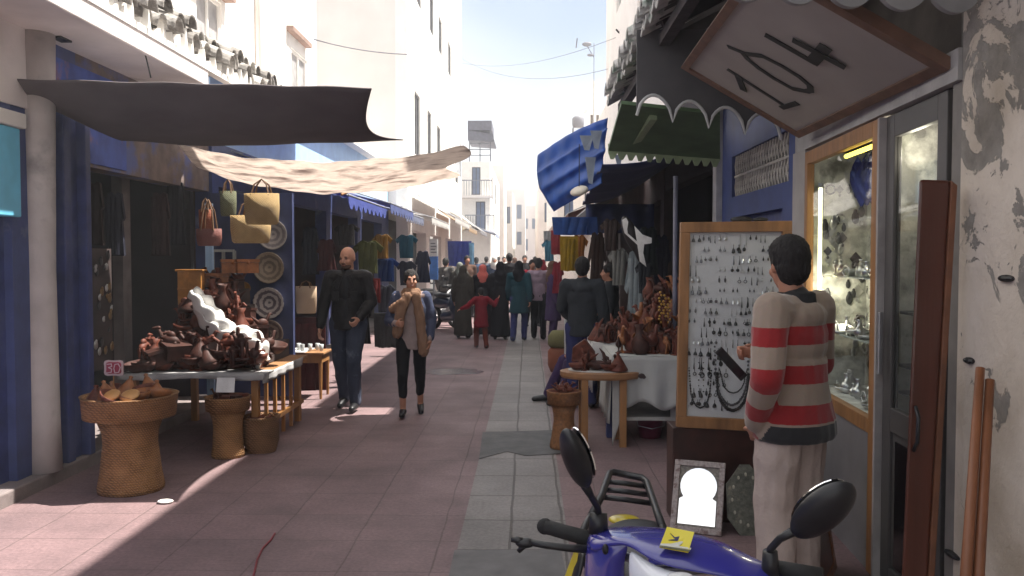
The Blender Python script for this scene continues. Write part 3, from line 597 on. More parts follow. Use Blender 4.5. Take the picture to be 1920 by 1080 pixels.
mb = MB(); wall(mb, 'x', 1.92, .15, 8.66, 12, 2.6, 3.9); mb.bx(3.6, 3.7, 8.66, 12, 0, 3.9); mb.bx(2.07, 3.6, 8.60, 8.66, 0, 3.9); mb.bx(2.07, 3.6, 11.9, 12, 0, 3.9); mb.build('interior_wall', m_dark, b)
# --- porch roof with tiles
b = empty('tiled_porch', (1.4, 5.5, 3.4), 'tiled porch roof with scalloped eave sheltering the right side', 'porch')
mb = MB(); mb.prism([(.93, -4, 3.36), (1.92, -4, 3.86), (1.92, -4, 3.92), (.93, -4, 3.42)], (0, 13.2, 0)); mb.build('roof_boards', M('roof_boards', (.05, .042, .045), .9, .3, 8, .2), b)
mb = MB()
for y in [-3.4+k*.8 for k in range(16)]: mb.bar((.97, y, 3.33), (1.9, y, 3.80), .07, .08)
mb.bar((1.0, -4, 3.27), (1.0, 9.2, 3.27), .08, .08); mb.build('rafters', M('roof_boards', (.05, .042, .045)), b)
mb = MB(); k = 0; y = -4.0
while y < 9.3:
    jz = random.uniform(-.008, .008); jx = random.uniform(-.02, .02)
    mb.grid(lambda u, v, y=y, jz=jz, jx=jx: (.80+jx+.62*v, y+.09*math.cos(math.pi*u), 3.40+jz+.085*math.sin(math.pi*u)+.32*v), 8, 2, .016)
    mb.grid(lambda u, v, y=y, jz=jz, jx=jx: (.84+jx+.60*v, y+.095+.085*math.cos(math.pi*u), 3.375+jz-.08*math.sin(math.pi*u)+.32*v), 8, 2, -.016)
    y += .19
mb.build('roof_tiles', M('grey_green_tiles', (.46, .45, .44), .7, .25, 12, .3, col2=(.14, .20, .16), patch=.58), b)
def wavy(Y, pts, top, n=4, amp=.11, th=.03):
    (xa, za), (xb, zb) = pts; poly = []; N = n*10
    for i in range(N+1):
        t = i/N; s = abs(math.sin(math.pi*t*n))**.55; poly.append((xa+(xb-xa)*t, Y, za+(zb-za)*t+amp*s))
    return [(xa, Y, top)]+poly+[(xb, Y, top)], (0, th, 0)
mb = MB(); mb.prism(*wavy(6.35, ((.80, 2.72), (1.86, 2.54)), 3.35, 4, .17)); mb.build('far_valance', M('valance_grey', (.07, .066, .07), .9, .15, 6), b)
mb = MB(); mb.tube([(.8+(1.06)*i/40, 6.335, 2.72-.18*i/40+.17*abs(math.sin(math.pi*i/10))**.55) for i in range(41)], .012, 6); mb.build('far_trim', M('valance_trim', (.42, .42, .42), .8), b)
mb = MB(); mb.prism(*wavy(3.34, ((.74, 2.76), (1.74, 2.70)), 3.05, 5, -.09)); mb.build('near_valance', M('valance_pale', (.25, .25, .25), .9, .15, 6), b)
mb = MB(); mb.bx(.9, 1.76, 3.30, 3.42, 2.95, 3.06); mb.build('tie_beam', M('tie_wood', (.10, .05, .03), .7), b)
# --- sign board 104 (sloping panel under the eave)
sg = empty('number_sign', (1.8, 4.7, 2.5), 'sloping wood-framed board under the eave painted with the number 104', 'sign')
Bc, Cc = A(1500, 256, 5.75), A(1783, 126, 3.60); Ac = A(1278, 124, 5.85); Dc = Cc+(Ac-Bc)
nn = (Cc-Bc).cross(Ac-Bc).normalized();
if nn.z > 0: nn = -nn                       # faces down to the street
P = lambda u, v, o=0: Bc+(Cc-Bc)*u+(Ac-Bc)*v+nn*o
mb = MB(); mb.prism([P(.02, .03), P(.98, .03), P(.98, .97), P(.02, .97)], -nn*.02); mb.build('board', M('sign_board', (.33, .30, .28), .75, .08, 3, .05), sg)
mb = MB()
for a, c in (((0, 0), (1, .055)), ((0, .945), (1, 1)), ((0, .055), (.035, .945)), ((.965, .055), (1, .945))):
    mb.prism([P(a[0], a[1], .014), P(c[0], a[1], .014), P(c[0], c[1], .014), P(a[0], c[1], .014)], -nn*.05)
mb.build('frame', M('sign_frame', (.14, .075, .05), .6, .25, 10, .1), sg)
m_ink = M('sign_ink', (.022, .022, .022), .7)
def stroke(parent, name, pts, w, P0, n, m, cap=True, off=.003):
    mb = MB(); q = [OP(x, y, P0, n)+n*off for x, y in pts]
    for a, c in zip(q, q[1:]):
        d = (c-a).normalized(); s = d.cross(n)*w/2; e = d*w*.3
        off += .0004; mb.prism([a-e-s, a-e+s, c+e+s, c+e-s], n*(.002+off*.3))
    return mb.build(name, m, parent)
cv = lambda L: [(1280+x/3, y/3) for x, y in L]
stroke(sg, 'digit', cv([(262, 392), (430, 500), (585, 598)]), .042, Bc, nn, m_ink); stroke(sg, 'digit', cv([(562, 600), (645, 575)]), .04, Bc, nn, m_ink, off=.006); stroke(sg, 'digit', cv([(318, 430), (345, 500)]), .05, Bc, nn, m_ink, off=.006)
stroke(sg, 'digit', cv([(265, 262), (360, 300), (450, 312), (560, 368), (660, 430), (718, 480), (722, 505), (700, 510), (620, 495), (520, 440), (430, 380), (370, 330), (345, 300)]), .040, Bc, nn, m_ink)
stroke(sg, 'digit', cv([(480, 200), (600, 268), (735, 345)]), .052, Bc, nn, m_ink); stroke(sg, 'digit', cv([(735, 340), (805, 262)]), .07, Bc, nn, m_ink, off=.006); stroke(sg, 'digit', cv([(640, 222), (770, 290), (905, 362)]), .052, Bc, nn, m_ink, off=.009)
# --- green canopy
g = empty('green_canopy', (1.3, 7.5, 2.7), 'small dark green canopy with pointed valance below the tiled eave', 'canopy')
mb = MB(); ga, gb, gc, gd = A(1140, 284, 8.0), A(1350, 300, 8.0), A(1350, 215, 7.0), A(1165, 195, 7.0)
mb.prism([ga, gb, gc, gd], (0, .01, .03)); mb.build('sheet', M('green_sheet', (.075, .13, .06), .6, .3, 5), g)
mb = MB(); N = 12; poly = [ga+V((0, 0, .07))]
for i in range(N):
    poly += [ga.lerp(gb, (i+.0)/N)-V((0, 0, .01)), ga.lerp(gb, (i+.25)/N)-V((0, 0, .07)), ga.lerp(gb, (i+.6)/N)-V((0, 0, .07))]
poly += [gb, gb+V((0, 0, .07))]; mb.prism(poly, (0, -.02, 0)); mb.build('valance', M('green_trim', (.26, .33, .19), .7), g)
mb = MB(); mb.bar(A(1190, 268, 7.85), A(1225, 218, 7.15), .06); mb.build('batten', M('green_trim', (.16, .22, .10)), g)
mb = MB(); mb.tube([A(1267, 330, 8.1), V((A(1267, 330, 8.1).x, 8.1, 0))], .022, 10); mb.build('pole', M('pole_paint', (.14, .14, .19), .6), g, smooth=True)
# --- blue tarpaulin & dark awning behind
c00, c10, c11, c01 = A(1010, 292, 11.6), A(1140, 222, 9.6), A(1128, 345, 9.6), A(1040, 396, 11.0)
def ft(u, v):
    p = c00.lerp(c10, u).lerp(c01.lerp(c11, u), v); return p+V((-.10*math.sin(v*3.1)*(1-u), -.09*math.sin(v*23+u*3)*(.4+.6*u)-.02*math.sin(u*31+v*9), .05*math.sin(v*19+u*3)*(1-v)))
mb = MB(); mb.grid(ft, 24, 30, .01)
tag(mb.build('tarpaulin', M('blue_tarp', (.022, .10, .42), .5, .3, 3, .1, trans=.35), smooth=True), 'bright blue tarpaulin with folded edge hanging from the right side stalls', 'tarpaulin')
mb = MB(); e0, e1, e2, e3 = (.75, 8.7, 2.62), (1.95, 8.7, 3.0), (1.95, 13.4, 3.0), (.85, 13.4, 2.5)
mb.grid(lambda u, v: V(e0).lerp(V(e1), u).lerp(V(e3).lerp(V(e2), u), v)-V((0, 0, .12*math.sin(u*3.1)+.03*math.sin(v*25))), 10, 30, .01)
mb.grid(lambda u, v: V((.9+1.05*u, 13.3-.04*math.sin(u*20), 2.5-.45*v)), 20, 3, .01)
tag(mb.build('awning', M('navy_canvas', (.025, .035, .11), .85, .2, 4), smooth=True), 'dark navy awning over the carvings stall on the right', 'awning')
mb = MB()
for i, (x, y, w, h) in enumerate(((1100, 268, 26, 28), (1118, 262, 22, 34), (1107, 320, 20, 50), (1160, 300, 16, 20), (1178, 232, 30, 26))):
    p = A(x, y, 9.4); w *= .0059; h *= .0059; mb = MB(); mb.prism([p+V((-w/2, 0, h/2)), p+V((w/2, .01, h/2)), p+V((w*.2, 0, -h/2)), p+V((-w*.15, .01, -h*.45))], (0, .02, 0)); tag(mb.build('cloth_scrap', M('pale_scrap', (.24, .28, .34), .9)), 'pale ragged cloth strip on the blue tarpaulin, '+['topmost left', 'top centre', 'lowest and longest', 'rightmost', 'topmost right'][i], 'cloth', 'cloth strips on the blue tarpaulin')
d = empty('hanging_lamp', A(1085, 358, 9.2), 'round pale disc lamp hanging under the right awning', 'lamp')
p = A(1086, 358, 9.2); mb = MB(); mb.ell(p, (.10, .10, .045), Euler((R(22), R(-18), 0)).to_matrix(), 20, 9); mb.build('shade', M('lamp_white', (.55, .50, .42), .6), d, smooth=True)
mb = MB(); mb.tube([p, p+V((0, 0, .5))], .005, 5); mb.build('cord', m_black, d)

# --- cloths over the street on the left
def poly_at(T, P, u):
    for (a, p), (c, q) in zip(zip(T, P), list(zip(T, P))[1:]):
        if u <= c+1e-9: return p.lerp(q, (u-a)/(c-a))
    return P[-1]
Tn = [0, 1]; Pn = [A(-40, 146, 5.95), A(697, 164, 6.1)]
Tf = [0, .10, .28, .52, 1]; Pf = [A(-20, 152, 5.98), A(80, 197, 6.25), A(225, 262, 7.0), A(400, 273, 7.45), A(756, 262, 7.7)]
def f1(u, v):
    p = poly_at(Tn, Pn, u).lerp(poly_at(Tf, Pf, u), v)
    return p+V((-.16*math.sin(math.pi*v)*(u**6), 0, -.10*math.sin(math.pi*v)*u-.05*math.sin(math.pi*u)*math.sin(math.pi*v)+.004*math.sin(u*30+v*4)))
mb = MB(); mb.grid(f1, 60, 24, .008)
tag(mb.build('shade_cloth', M('charcoal_cloth', (.15, .135, .14), .9, .12, 3, .1, spec=.1, trans=.08), smooth=True), 'dark charcoal shade cloth stretched over the left side of the street', 'awning')
for i, (a, c) in enumerate(((A(697, 164, 6.1), A(730, 120, 5.0)), (A(756, 262, 8.8), A(900, 268, 9.5)))):
    pass
N1 = [A(335, 272, 8.3), A(600, 303, 8.4), A(870, 274, 8.4)]; F1 = [A(390, 322, 9.3), A(620, 362, 9.5), A(842, 332, 9.7)]
def f2(u, v):
    a = poly_at([0, .5, 1], N1, u); c = poly_at([0, .5, 1], F1, u)
    q = lambda P: P[0]*(1-u)*(1-u*2+0)+P[1]*4*u*(1-u)+P[2]*u*(2*u-1)
    p = q(N1).lerp(q(F1), v)
    return p+V((.10*math.sin(v*9)*(u**10), 0, .008*math.sin(u*21+v*8)+.006*math.sin(u*47-v*5)-.04*math.sin(math.pi*v)))
mb = MB(); mb.grid(f2, 90, 30, .006)
m_reed = M('reed_fabric', (.78, .71, .66), .9, .10, 9, .1, col2=(.34, .28, .26), patch=.60, trans=.6, stretch=(.9, 2.6, 1), soft=.2)
tag(mb.build('shade_cloth', m_reed, smooth=True), 'sagging brown and cream striped reed cloth glowing in the sun', 'awning')
mb = MB(); mb.tube([A(640, 395-30, 9.9), A(735, 328, 10.4), A(742, 326, 10.4)], .015, 8); mb.build
tag(mb.build('awning_pole', m_wood), 'thin pole propping the striped reed cloth', 'pole')

# stall awnings down the left side
def awning(label, y0, y1, m, xo=-2.2, zo=2.45, xi=-3.55, zi=2.95, sc=.14, mv=None, name='awning', val=.16, group=None):
    t = empty(name, (xi, (y0+y1)/2, zi), label, 'awning', group); w = abs(y1-y0)
    mb = MB(); mb.grid(lambda u, v: (xi+(xo-xi)*v, y0+(y1-y0)*u, zi+(zo-zi)*v-.05*math.sin(math.pi*v)-.02*math.sin(u*w*9)), 24, 8, .006); mb.build('canvas', m, t, smooth=True)
    n = max(3, int(w/.28)); s = 1 if xo > xi else -1; mb = MB()
    for i in range(n):
        a = y0+(y1-y0)*i/n; c = y0+(y1-y0)*(i+1)/n
        mb.prism([(xo, a, zo+.005), (xo, c, zo+.005), (xo, c, zo-val*.55), (xo, (a+c)/2+.05, zo-val), (xo, (a+c)/2-.05, zo-val), (xo, a, zo-val*.55)], (.008*s, 0, 0))
    mb.build('valance', mv or m, t)
    mb = MB(); mb.tube([(xo, y0, zo), (xo, y1, zo)], .015, 6); mb.tube([(xi, y0, zi), (xo, y0, zo)], .012, 6); mb.tube([(xi, y1, zi), (xo, y1, zo)], .012, 6); mb.build('rail', m_metal, t)
    return t
m_ba = M('blue_canvas', (.07, .10, .38), .85, .2, 3, trans=.3); m_wa = M('white_canvas', (.62, .60, .58), .9, .06, 3, trans=.25); m_ca = M('tan_canvas', (.45, .32, .2), .9, trans=.3)
awning('nearest blue scalloped awning on the left, beyond the striped cloth', 10.2, 12.9, m_ba, -2.15, 2.42)
awning('second blue scalloped awning on the left row', 13.0, 15.6, M('blue_canvas2', (.10, .13, .32), .85, trans=.3), -2.1, 2.50)
awning('grey-blue awning third along the left row', 15.7, 18.4, M('greyblue_canvas', (.20, .22, .32), .85, trans=.3), -2.25, 2.5)
awning('white awning above the blue hanging sheet on the left', 18.6, 22.6, m_wa, -2.1, 2.55)
awning('long white awning at the foot of the tall cream block', 22.8, 28.5, m_wa, -1.95, 2.75, -3.05, 3.4)
awning('tan awning beyond the long white one', 28.8, 33.5, m_ca, -2.0, 2.7, -3.05, 3.3)
awning('far white awning with grey edge on the left', 34, 39.5, m_wa, -1.9, 2.75, -3.05, 3.6, mv=m_grey)
awning('small bluish parasol-like awning far along the left', 41, 46, M('pale_blue_canvas', (.3, .36, .5), .8), -1.55, 2.8, -2.9, 3.3)
awning('dark far awning on the right side', 14.0, 17.5, M('dark_canvas', (.05, .045, .05), .9), 1.0, 2.5, 1.9, 3.0)
awning('faded red-brown awning further on the right', 18, 24, M('rust_canvas', (.22, .10, .08), .9, trans=.3), .85, 2.6, 1.9, 3.1)
awning('pale pink awning far on the right', 26, 34, M('pink_canvas', (.5, .38, .34), .9, trans=.3), .8, 2.7, 1.9, 3.3)
# ------------------------------------------------------------------ people
def fab(name, col, rough=.9, bump=.25, **k): return M(name, col, rough, .07, 14, bump, spec=.15, **k)
def hand(mb, w, d, palm, side, curl=.5, s=1.0, spread=.12):
    """palm and five separate fingers; d = forearm direction, palm = direction the palm faces, side = towards the thumb"""
    d = V(d).normalized(); palm = V(palm); palm = (palm-d*palm.dot(d)).normalized(); sd_ = d.cross(palm)
    if sd_.dot(V(side)) < 0: sd_ = -sd_
    w = V(w); mb.cap(w-d*.02, w+d*.02, .024*s, .026*s, 10)
    M3 = Matrix((sd_, d, palm)).transposed(); mb.ell(w+d*.055*s, (.040*s, .050*s, .016*s), M3, 12, 8)
    for i, (o, L) in enumerate(((.030, .072), (.010, .080), (-.010, .074), (-.029, .058))):
        b = w+d*.088*s+sd_*o*s; f = (d+sd_*spread*(o/.03)).normalized(); r = .0085*s
        c1 = curl*.9+i*.08; v1 = (f*math.cos(c1)+palm*math.sin(c1)); c2 = c1+curl*1.3; v2 = f*math.cos(c2)+palm*math.sin(c2); c3 = c2+curl*.7; v3 = f*math.cos(c3)+palm*math.sin(c3)
        p1 = b+v1*L*.45*s; p2 = p1+v2*L*.32*s; p3 = p2+v3*L*.23*s
        mb.cap(b-f*.012, p1, r*1.08, r, 8); mb.cap(p1, p2, r, r*.93, 8); mb.cap(p2, p3, r*.93, r*.82, 8)
    b = w+d*.028*s+sd_*.030*s; t1 = (d*.55+sd_*.75+palm*.35*(.4+curl)).normalized(); t2 = (d*.85+sd_*.25+palm*.6*(.4+curl)).normalized()
    p1 = b+t1*.035*s; p2 = p1+t2*.028*s; mb.cap(b-t1*.01, p1, .0125*s, .011*s, 8); mb.cap(p1, p2, .0105*s, .0085*s, 8)
def person(label, loc, face, H=1.72, group=None, pose=None, top='jacket', topm=None, legm=None, shoem=None, hairm=None, skin=None, vox=.010, hair='short', extra=None, build=1.0,
           hem=.84, legs='trousers', leg_end=.10, look=(0, 0), sleeve=True, fold=.006, curl=.5, gender='m', scarf=None, topfold=None, neckopen=True, faceparts=False, belly=0, inner=None):
    s = H/1.75; t = empty('person', loc, label, 'person', group, rz=R(face))
    J = dict(hipL=(.095, 0, .93), hipR=(-.095, 0, .93), kneeL=(.105, -.02, .51), kneeR=(-.105, -.02, .51), ankL=(.11, .03, .09), ankR=(-.11, .03, .09),
             shL=(.185, .01, 1.42), shR=(-.185, .01, 1.42), elL=(.245, .03, 1.14), elR=(-.245, .03, 1.14), wrL=(.255, -.05, .90), wrR=(-.255, -.05, .90),
             pel=(0, 0, .96), wst=(0, .0, 1.09), chs=(0, 0, 1.28), nk=(0, .01, 1.45), hd=(0, -.015, 1.62), toeL=(.13, -.13, .035), toeR=(-.13, -.13, .035))
    if gender == 'f': J['shL'] = (.165, .01, 1.42); J['shR'] = (-.165, .01, 1.42); J['elL'] = (.215, .03, 1.15); J['elR'] = (-.215, .03, 1.15); J['wrL'] = (.235, -.05, .91); J['wrR'] = (-.235, -.05, .91)
    handd = dict(L=None, R=None)
    if pose:
        for k, v in pose.items():
            if k in J: J[k] = v
    J = {k: V(v)*s for k, v in J.items()}; skin = skin or m_skin; hairm = hairm or m_hair
    B = build; HR = Euler((R(look[1]), 0, R(look[0]))).to_matrix(); hc = J['hd']
    h = lambda x, y, z: hc+HR @ (V((x, y, z))*s)
    # body, one skin
    mb = MB(); mb.ell(J['chs'], (.145*s*B, .098*s, .18*s)); mb.ell(J['wst'], (.125*s*B, .092*s, .16*s)); mb.ell(J['pel'], (.145*s*B, .10*s, .12*s))
    mb.cap(J['nk']-V((0, -.0, .05))*s, h(0, .015, -.07), .062*s, .054*s)
    for e in 'LR':
        mb.cap(J['nk']-V((0, 0, .03)), J['sh'+e], .06*s, .055*s); mb.cap(J['sh'+e], J['el'+e], .05*s, .038*s); mb.cap(J['el'+e], J['wr'+e], .039*s, .026*s)
        mb.cap(J['hip'+e], J['knee'+e], .082*s, .056*s); mb.cap(J['knee'+e], J['ank'+e], .055*s, .036*s)
        mb.cap(J['ank'+e]-V((0, 0, .03))*s, J['toe'+e], .038*s, .026*s)
        d = (J['wr'+e]-J['el'+e]).normalized(); inn = V((-1 if e == 'L' else 1, 0, 0))
        hp = (pose or {}).get('palm'+e, inn); hs_ = (pose or {}).get('thumb'+e, (0, -1, 0)); hd_ = (pose or {}).get('hand'+e, d)
        if (pose or {}).get('showhand'+e, True): hand(mb, J['wr'+e]+d*.02*s, hd_, hp, hs_, (pose or {}).get('curl'+e, curl), s)
    mb.ell(h(0, .012, .022), (.076*s, .094*s, .098*s), HR, 18, 12); mb.ell(h(0, -.022, -.035), (.060*s, .070*s, .082*s), HR, 16, 10)
    mb.ell(h(0, -.055, -.088), (.030*s, .032*s, .026*s), HR)
    mb.cap(h(0, -.088, .012), h(0, -.108, -.026), .009*s, .014*s, 8)
    mb.ell(h(0, -.085, -.058), (.024*s, .014*s, .012*s), HR)
    for e in (-1, 1):
        mb.ell(h(.078*e, .01, -.005), (.010*s, .020*s, .032*s), HR); mb.ell(h(.033*e, -.080, .026), (.024*s, .014*s, .009*s), HR); mb.ell(h(.04*e, -.062, -.03), (.024*s, .024*s, .026*s), HR)
    melt(mb, 'body', skin, t, vox if vox > .008 else .0065, 2)
    if faceparts:
        mb = MB(); mb2 = MB()
        for e in (-1, 1): mb.ell(h(.031*e, -.0815, .008), (.012*s, .007*s, .0065*s), HR); mb2.ell(h(.034*e, -.0935, .030), (.020*s, .007*s, .0045*s), HR)
        mb.build('eyes', M('eye_dark', (.03, .02, .02), .2), t, smooth=True, world=False); mb2.build('eyebrows', hairm, t, smooth=True, world=False)
        mb = MB(); mb.ell(h(0, -.098, -.060), (.022*s, .006*s, .006*s), HR); mb.build('mouth', M('lips', (.26, .09, .07), .5), t, smooth=True, world=False)
    # hair
    if hair:
        mb = MB()
        if hair in ('short', 'full'):
            mb.ell(h(0, .022, .038), (.086*s, .100*s, .098*s), HR, 18, 12)
            mb.ell(h(0, .052, -.005), (.077*s, .068*s, .088*s), HR, 16, 10)
            for e in (-1, 1): mb.ell(h(.070*e, .015, .025), (.017*s, .035*s, .04*s), HR)
        if hair == 'full': mb.ell(h(0, .01, .062), (.088*s, .100*s, .084*s), HR, 18, 12)
        if hair == 'bun': mb.ell(h(0, .022, .036), (.084*s, .098*s, .096*s), HR, 18, 12); mb.ell(h(0, .10, .03), (.045*s, .04*s, .045*s), HR); [mb.ell(h(.066*e, -.01, .02), (.022*s, .04*s, .05*s), HR) for e in (-1, 1)]
        if hair == 'beard': mb.ell(h(0, -.042, -.076), (.055*s, .058*s, .040*s), HR); mb.ell(h(0, -.088, -.043), (.030*s, .018*s, .010*s), HR)
        if hair == 'long': mb.ell(h(0, .025, .035), (.088*s, .102*s, .1*s), HR, 18, 12); mb.cap(h(0, .06, 0), h(0, .09, -.20), .085*s, .06*s)
        if hair == 'veil': mb.ell(h(0, .02, .035), (.095*s, .108*s, .105*s), HR, 18, 12); mb.cap(h(0, .04, -.02), h(0, .02, -.16), .092*s, .125*s); mb.cap(h(0, .02, -.16), h(0, .03, -.26), .15*s, .14*s)
        o = melt(mb, {'beard': 'beard', 'veil': 'headscarf'}.get(hair, 'hair'), hairm, t, max(.008, vox*.8), 2, fold=.004 if hair == 'veil' else .006, fs=55)
    # legs
    lm = MB(); k = 0 if legs != 'tights' else -.012
    if legs in ('trousers', 'tights', 'baggy'):
        g = .014 if legs == 'trousers' else (.004 if legs == 'tights' else .03)
        lm.ell(J['pel']-V((0, 0, .02))*s, ((.150+g)*s*B, (.108+g)*s, .12*s)); 
        for e in 'LR':
            kn, an = J['knee'+e], J['ank'+e]; f = (an.z-leg_end*s)/max(.01, (kn.z-an.z)) if leg_end*s < an.z else 0
            end = an.lerp(kn, max(0, min(1, (leg_end*s-an.z)/(kn.z-an.z)))) if leg_end*s > an.z else an-(kn-an).normalized()*0+V((0, 0, leg_end*s-an.z))
            lm.cap(J['hip'+e], kn, (.090+min(g, .016))*s*B, (.060+g)*s); lm.cap(kn, end, (.060+g)*s, (.042+g*1.4)*s)
        melt(lm, 'trousers', legm, t, vox, 2, fold=fold*1.2, fs=12)
    elif legs == 'skirt':
        prof = [(.15, .98), (.17, .85), (.175, .6), (.19, .35), (.21, leg_end+.02), (.20, leg_end)]
        lm.lathe([(r*s, z*s) for r, z in prof][::-1], (0, 0, 0), 24, 1.05, .85); melt(lm, 'skirt', legm, t, vox, 2, fold=fold*2, fs=14, fax=(1, 1, .12))
    # shoes
    mb = MB()
    for e in 'LR': mb.cap(J['ank'+e]-V((0, 0, .035))*s+V((0, .02, 0)), J['toe'+e]+V((0, -.012, 0)), .046*s, .034*s); 
    for v in mb.v: v.z = max(v.z, .002)
    shoe = mb
    melt(shoe, 'shoes', shoem or m_black, t, vox, 1)
    # top
    if top:
        g = {'jacket': .030, 'shirt': .014, 'sweater': .036, 'coat': .034, 'robe': .04}[top]; mb = MB()
        mb.ell(J['chs']+V((0, 0, .0)), ((.150+g)*s*B, (.102+g)*s, .185*s)); mb.ell(J['wst'], ((.135+g+belly)*s*B, (.10+g+belly)*s, .16*s))
        mb.cap(J['nk']-V((0, 0, .035))*s, J['nk']+V((0, 0, .005))*s, (.075+g*.5)*s, (.066+g*.3)*s)
        mb.ell(J['nk']+V((0, .022, -.062))*s, ((.135+g*.6)*s, (.080+g*.7)*s, .085*s))
        z0 = hem*s; pz = J['pel'].z; n_ = 20; a = (.142+g)*s*B; b_ = (.108+g)*s
        prof = [(1.0, z0), (1.02, z0+.02*s), (1.0, max(z0+.05*s, pz)), (.94, J['wst'].z), (.9, J['wst'].z+.1*s)]
        if legs == 'baggy': prof = [(1.14, z0), (1.20, z0+.025*s), (1.16, z0+.09*s), (1.02, pz+.03), (.94, J['wst'].z), (.9, J['wst'].z+.1*s)]
        if top in ('coat', 'robe'): prof[0] = (1.22, z0); prof[1] = (1.2, z0+.03*s)
        off = J['pel']; mb.lathe([(r, z) for r, z in prof], (off.x, off.y, 0), n_, a, b_)
        for e in 'LR':
            mb.cap(J['nk']-V((0, 0, .05))*s, J['sh'+e], (.055+g)*s, (.056+g*.75)*s)
            if sleeve:
                mb.cap(J['sh'+e], J['el'+e], (.055+g*.8)*s, (.045+g*.7)*s); mb.cap(J['el'+e], J['el'+e].lerp(J['wr'+e], .96), (.045+g*.7)*s, (.034+g*.55)*s)
            else: mb.cap(J['sh'+e], J['sh'+e].lerp(J['el'+e], .75), (.055+g)*s, (.05+g)*s)
        nm = {'coat': 'coat', 'robe': 'robe', 'jacket': 'jacket', 'shirt': 'shirt', 'sweater': 'sweater'}[top]
        o = melt(mb, nm, topm, t, vox, 3, fold=topfold if topfold is not None else fold*1.3, fs=11)
        t['_top'] = 0
        if extra: extra(t, J, s, o, h, HR)
        del t['_top']
    elif extra: extra(t, J, s, None, h, HR)
    return t
WALK = dict(kneeL=(.10, -.16, .53), ankL=(.10, -.10, .10), toeL=(.11, -.27, .05), kneeR=(-.10, .02, .51), ankR=(-.10, .20, .12), toeR=(-.11, .05, .03), elL=(.24, .08, 1.14), wrL=(.25, .10, .90), elR=(-.24, -.02, 1.14), wrR=(-.25, -.14, .92))
WALK2 = dict(kneeR=(-.10, -.16, .53), ankR=(-.10, -.10, .10), toeR=(-.11, -.27, .05), kneeL=(.10, .02, .51), ankL=(.10, .20, .12), toeL=(.11, .05, .03), elR=(-.24, .08, 1.14), wrR=(-.25, .10, .90), elL=(.24, -.02, 1.14), wrL=(.25, -.14, .92))
f_blackj = fab('black_jacket', (.022, .022, .024), .42, .35); f_jeans = fab('dark_jeans', (.045, .055, .085), .9, .3, col2=(.13, .15, .20), patch=.63)
f_beige = fab('beige_trousers', (.47, .385, .345), .92, .2); f_red = (.29, .024, .027); f_tan = (.32, .25, .20)

# 1. man in striped sweater beside the earring board (faces away to the left)
def ex1(t, J, s, o, h, HR):
    me = o.data; a = me.attributes.new('len', 'FLOAT', 'POINT'); vals = []
    segs = [(J['shL'], J['elL'], J['wrL']), (J['shR'], J['elR'], J['wrR'])]
    for v in me.vertices:
        c = v.co; val = min(c.z, 1.425*s); 
        for sh, el, wr in segs:
            d = wr-el; u = (c-el).dot(d)/d.length_squared; dist = (c-(el+d*max(0, min(1, u)))).length
            if dist < .075*s and u > 0: val = el.z-u*d.length
        vals.append(val)
    a.data.foreach_set('value', vals)
    rb = me.attributes.new('rib', 'FLOAT', 'POINT'); rv = []; n = J['nk']
    for v, ln in zip(me.vertices, vals):
        c = v.co; arm_ = abs(ln-min(c.z, 1.425*s)) > 1e-6; hd_ = math.hypot(c.x-n.x, c.y-n.y); ra = -1
        if c.z > 1.485*s: ra = .100*s-hd_
        if not arm_ and c.z < 1.0*s: ra = max(ra, .905*s-c.z)
        rv.append(ra)
    rb.data.foreach_set('value', rv)
    dk = fab('charcoal_knit', (.028, .028, .030), .95)
    mb = MB(); mb.lathe([(.098, -.03), (.094, .0), (.088, .045), (.078, .05), (.074, .0)], n, 28, s, s, cap=False)
    mb.build('collar', dk, t, smooth=True, world=False)
    mb = MB(); w = J['wrL']; d = (w-J['elL']).normalized(); mb.cap(w-d*.045, w+d*.012, .040*s, .036*s); melt(mb, 'cuff', dk, t, .008, 1)
    mb = MB(); w = J['wrR']; d = (w-J['elR']).normalized(); mb.cap(w-d*.03, w+d*.008, .038*s, .035*s); melt(mb, 'cuff', dk, t, .008, 1)
m_sw = attrstripes('striped_knit', f_red, f_tan, .178, .47, .781)
n_ = m_sw.node_tree; at_ = n_.nodes.new('ShaderNodeAttribute'); at_.attribute_name = 'rib'; gt = n_.nodes.new('ShaderNodeMath'); gt.operation = 'GREATER_THAN'; gt.inputs[1].default_value = 0
n_.links.new(at_.outputs['Fac'], gt.inputs[0]); kx = n_.nodes.new('ShaderNodeMixRGB'); kx.inputs['Color2'].default_value = (.028, .028, .03, 1); n_.links.new(gt.outputs[0], kx.inputs['Fac'])
bs_ = n_.nodes['Principled BSDF']; n_.links.new(bs_.inputs['Base Color'].links[0].from_socket, kx.inputs['Color1']); n_.links.new(kx.outputs[0], bs_.inputs['Base Color'])
sm_man = person('man in red and tan striped sweater and beige trousers seen from behind', (1.245, 4.02, 0), -140, 1.77,
       pose=dict(elL=(.29, .06, 1.13), wrL=(.20, -.06, .905), palmL=(-.9, -.2, 0), showhandL=True, handL=(-.55, -.25, -.8), curlL=.4,
                 elR=(-.25, -.02, 1.15), wrR=(-.17, -.27, 1.17), handR=(.35, -.95, .15), palmR=(.7, .3, -.4), thumbR=(0, 0, 1), curlR=1.0,
                 ankL=(.13, .03, .09), ankR=(-.14, -.03, .09), toeL=(.16, -.13, .035), toeR=(-.17, -.19, .035), pel=(0, .01, .98), hd=(.0, -.03, 1.62)),
       top='sweater', topm=m_sw, legm=f_beige, hair='full', vox=.0085, look=(-30, 0), hem=.825, legs='baggy', leg_end=.06, build=1.05, extra=ex1, fold=.007, topfold=.005, shoem=fab('brown_shoe', (.06, .03, .02), .5))
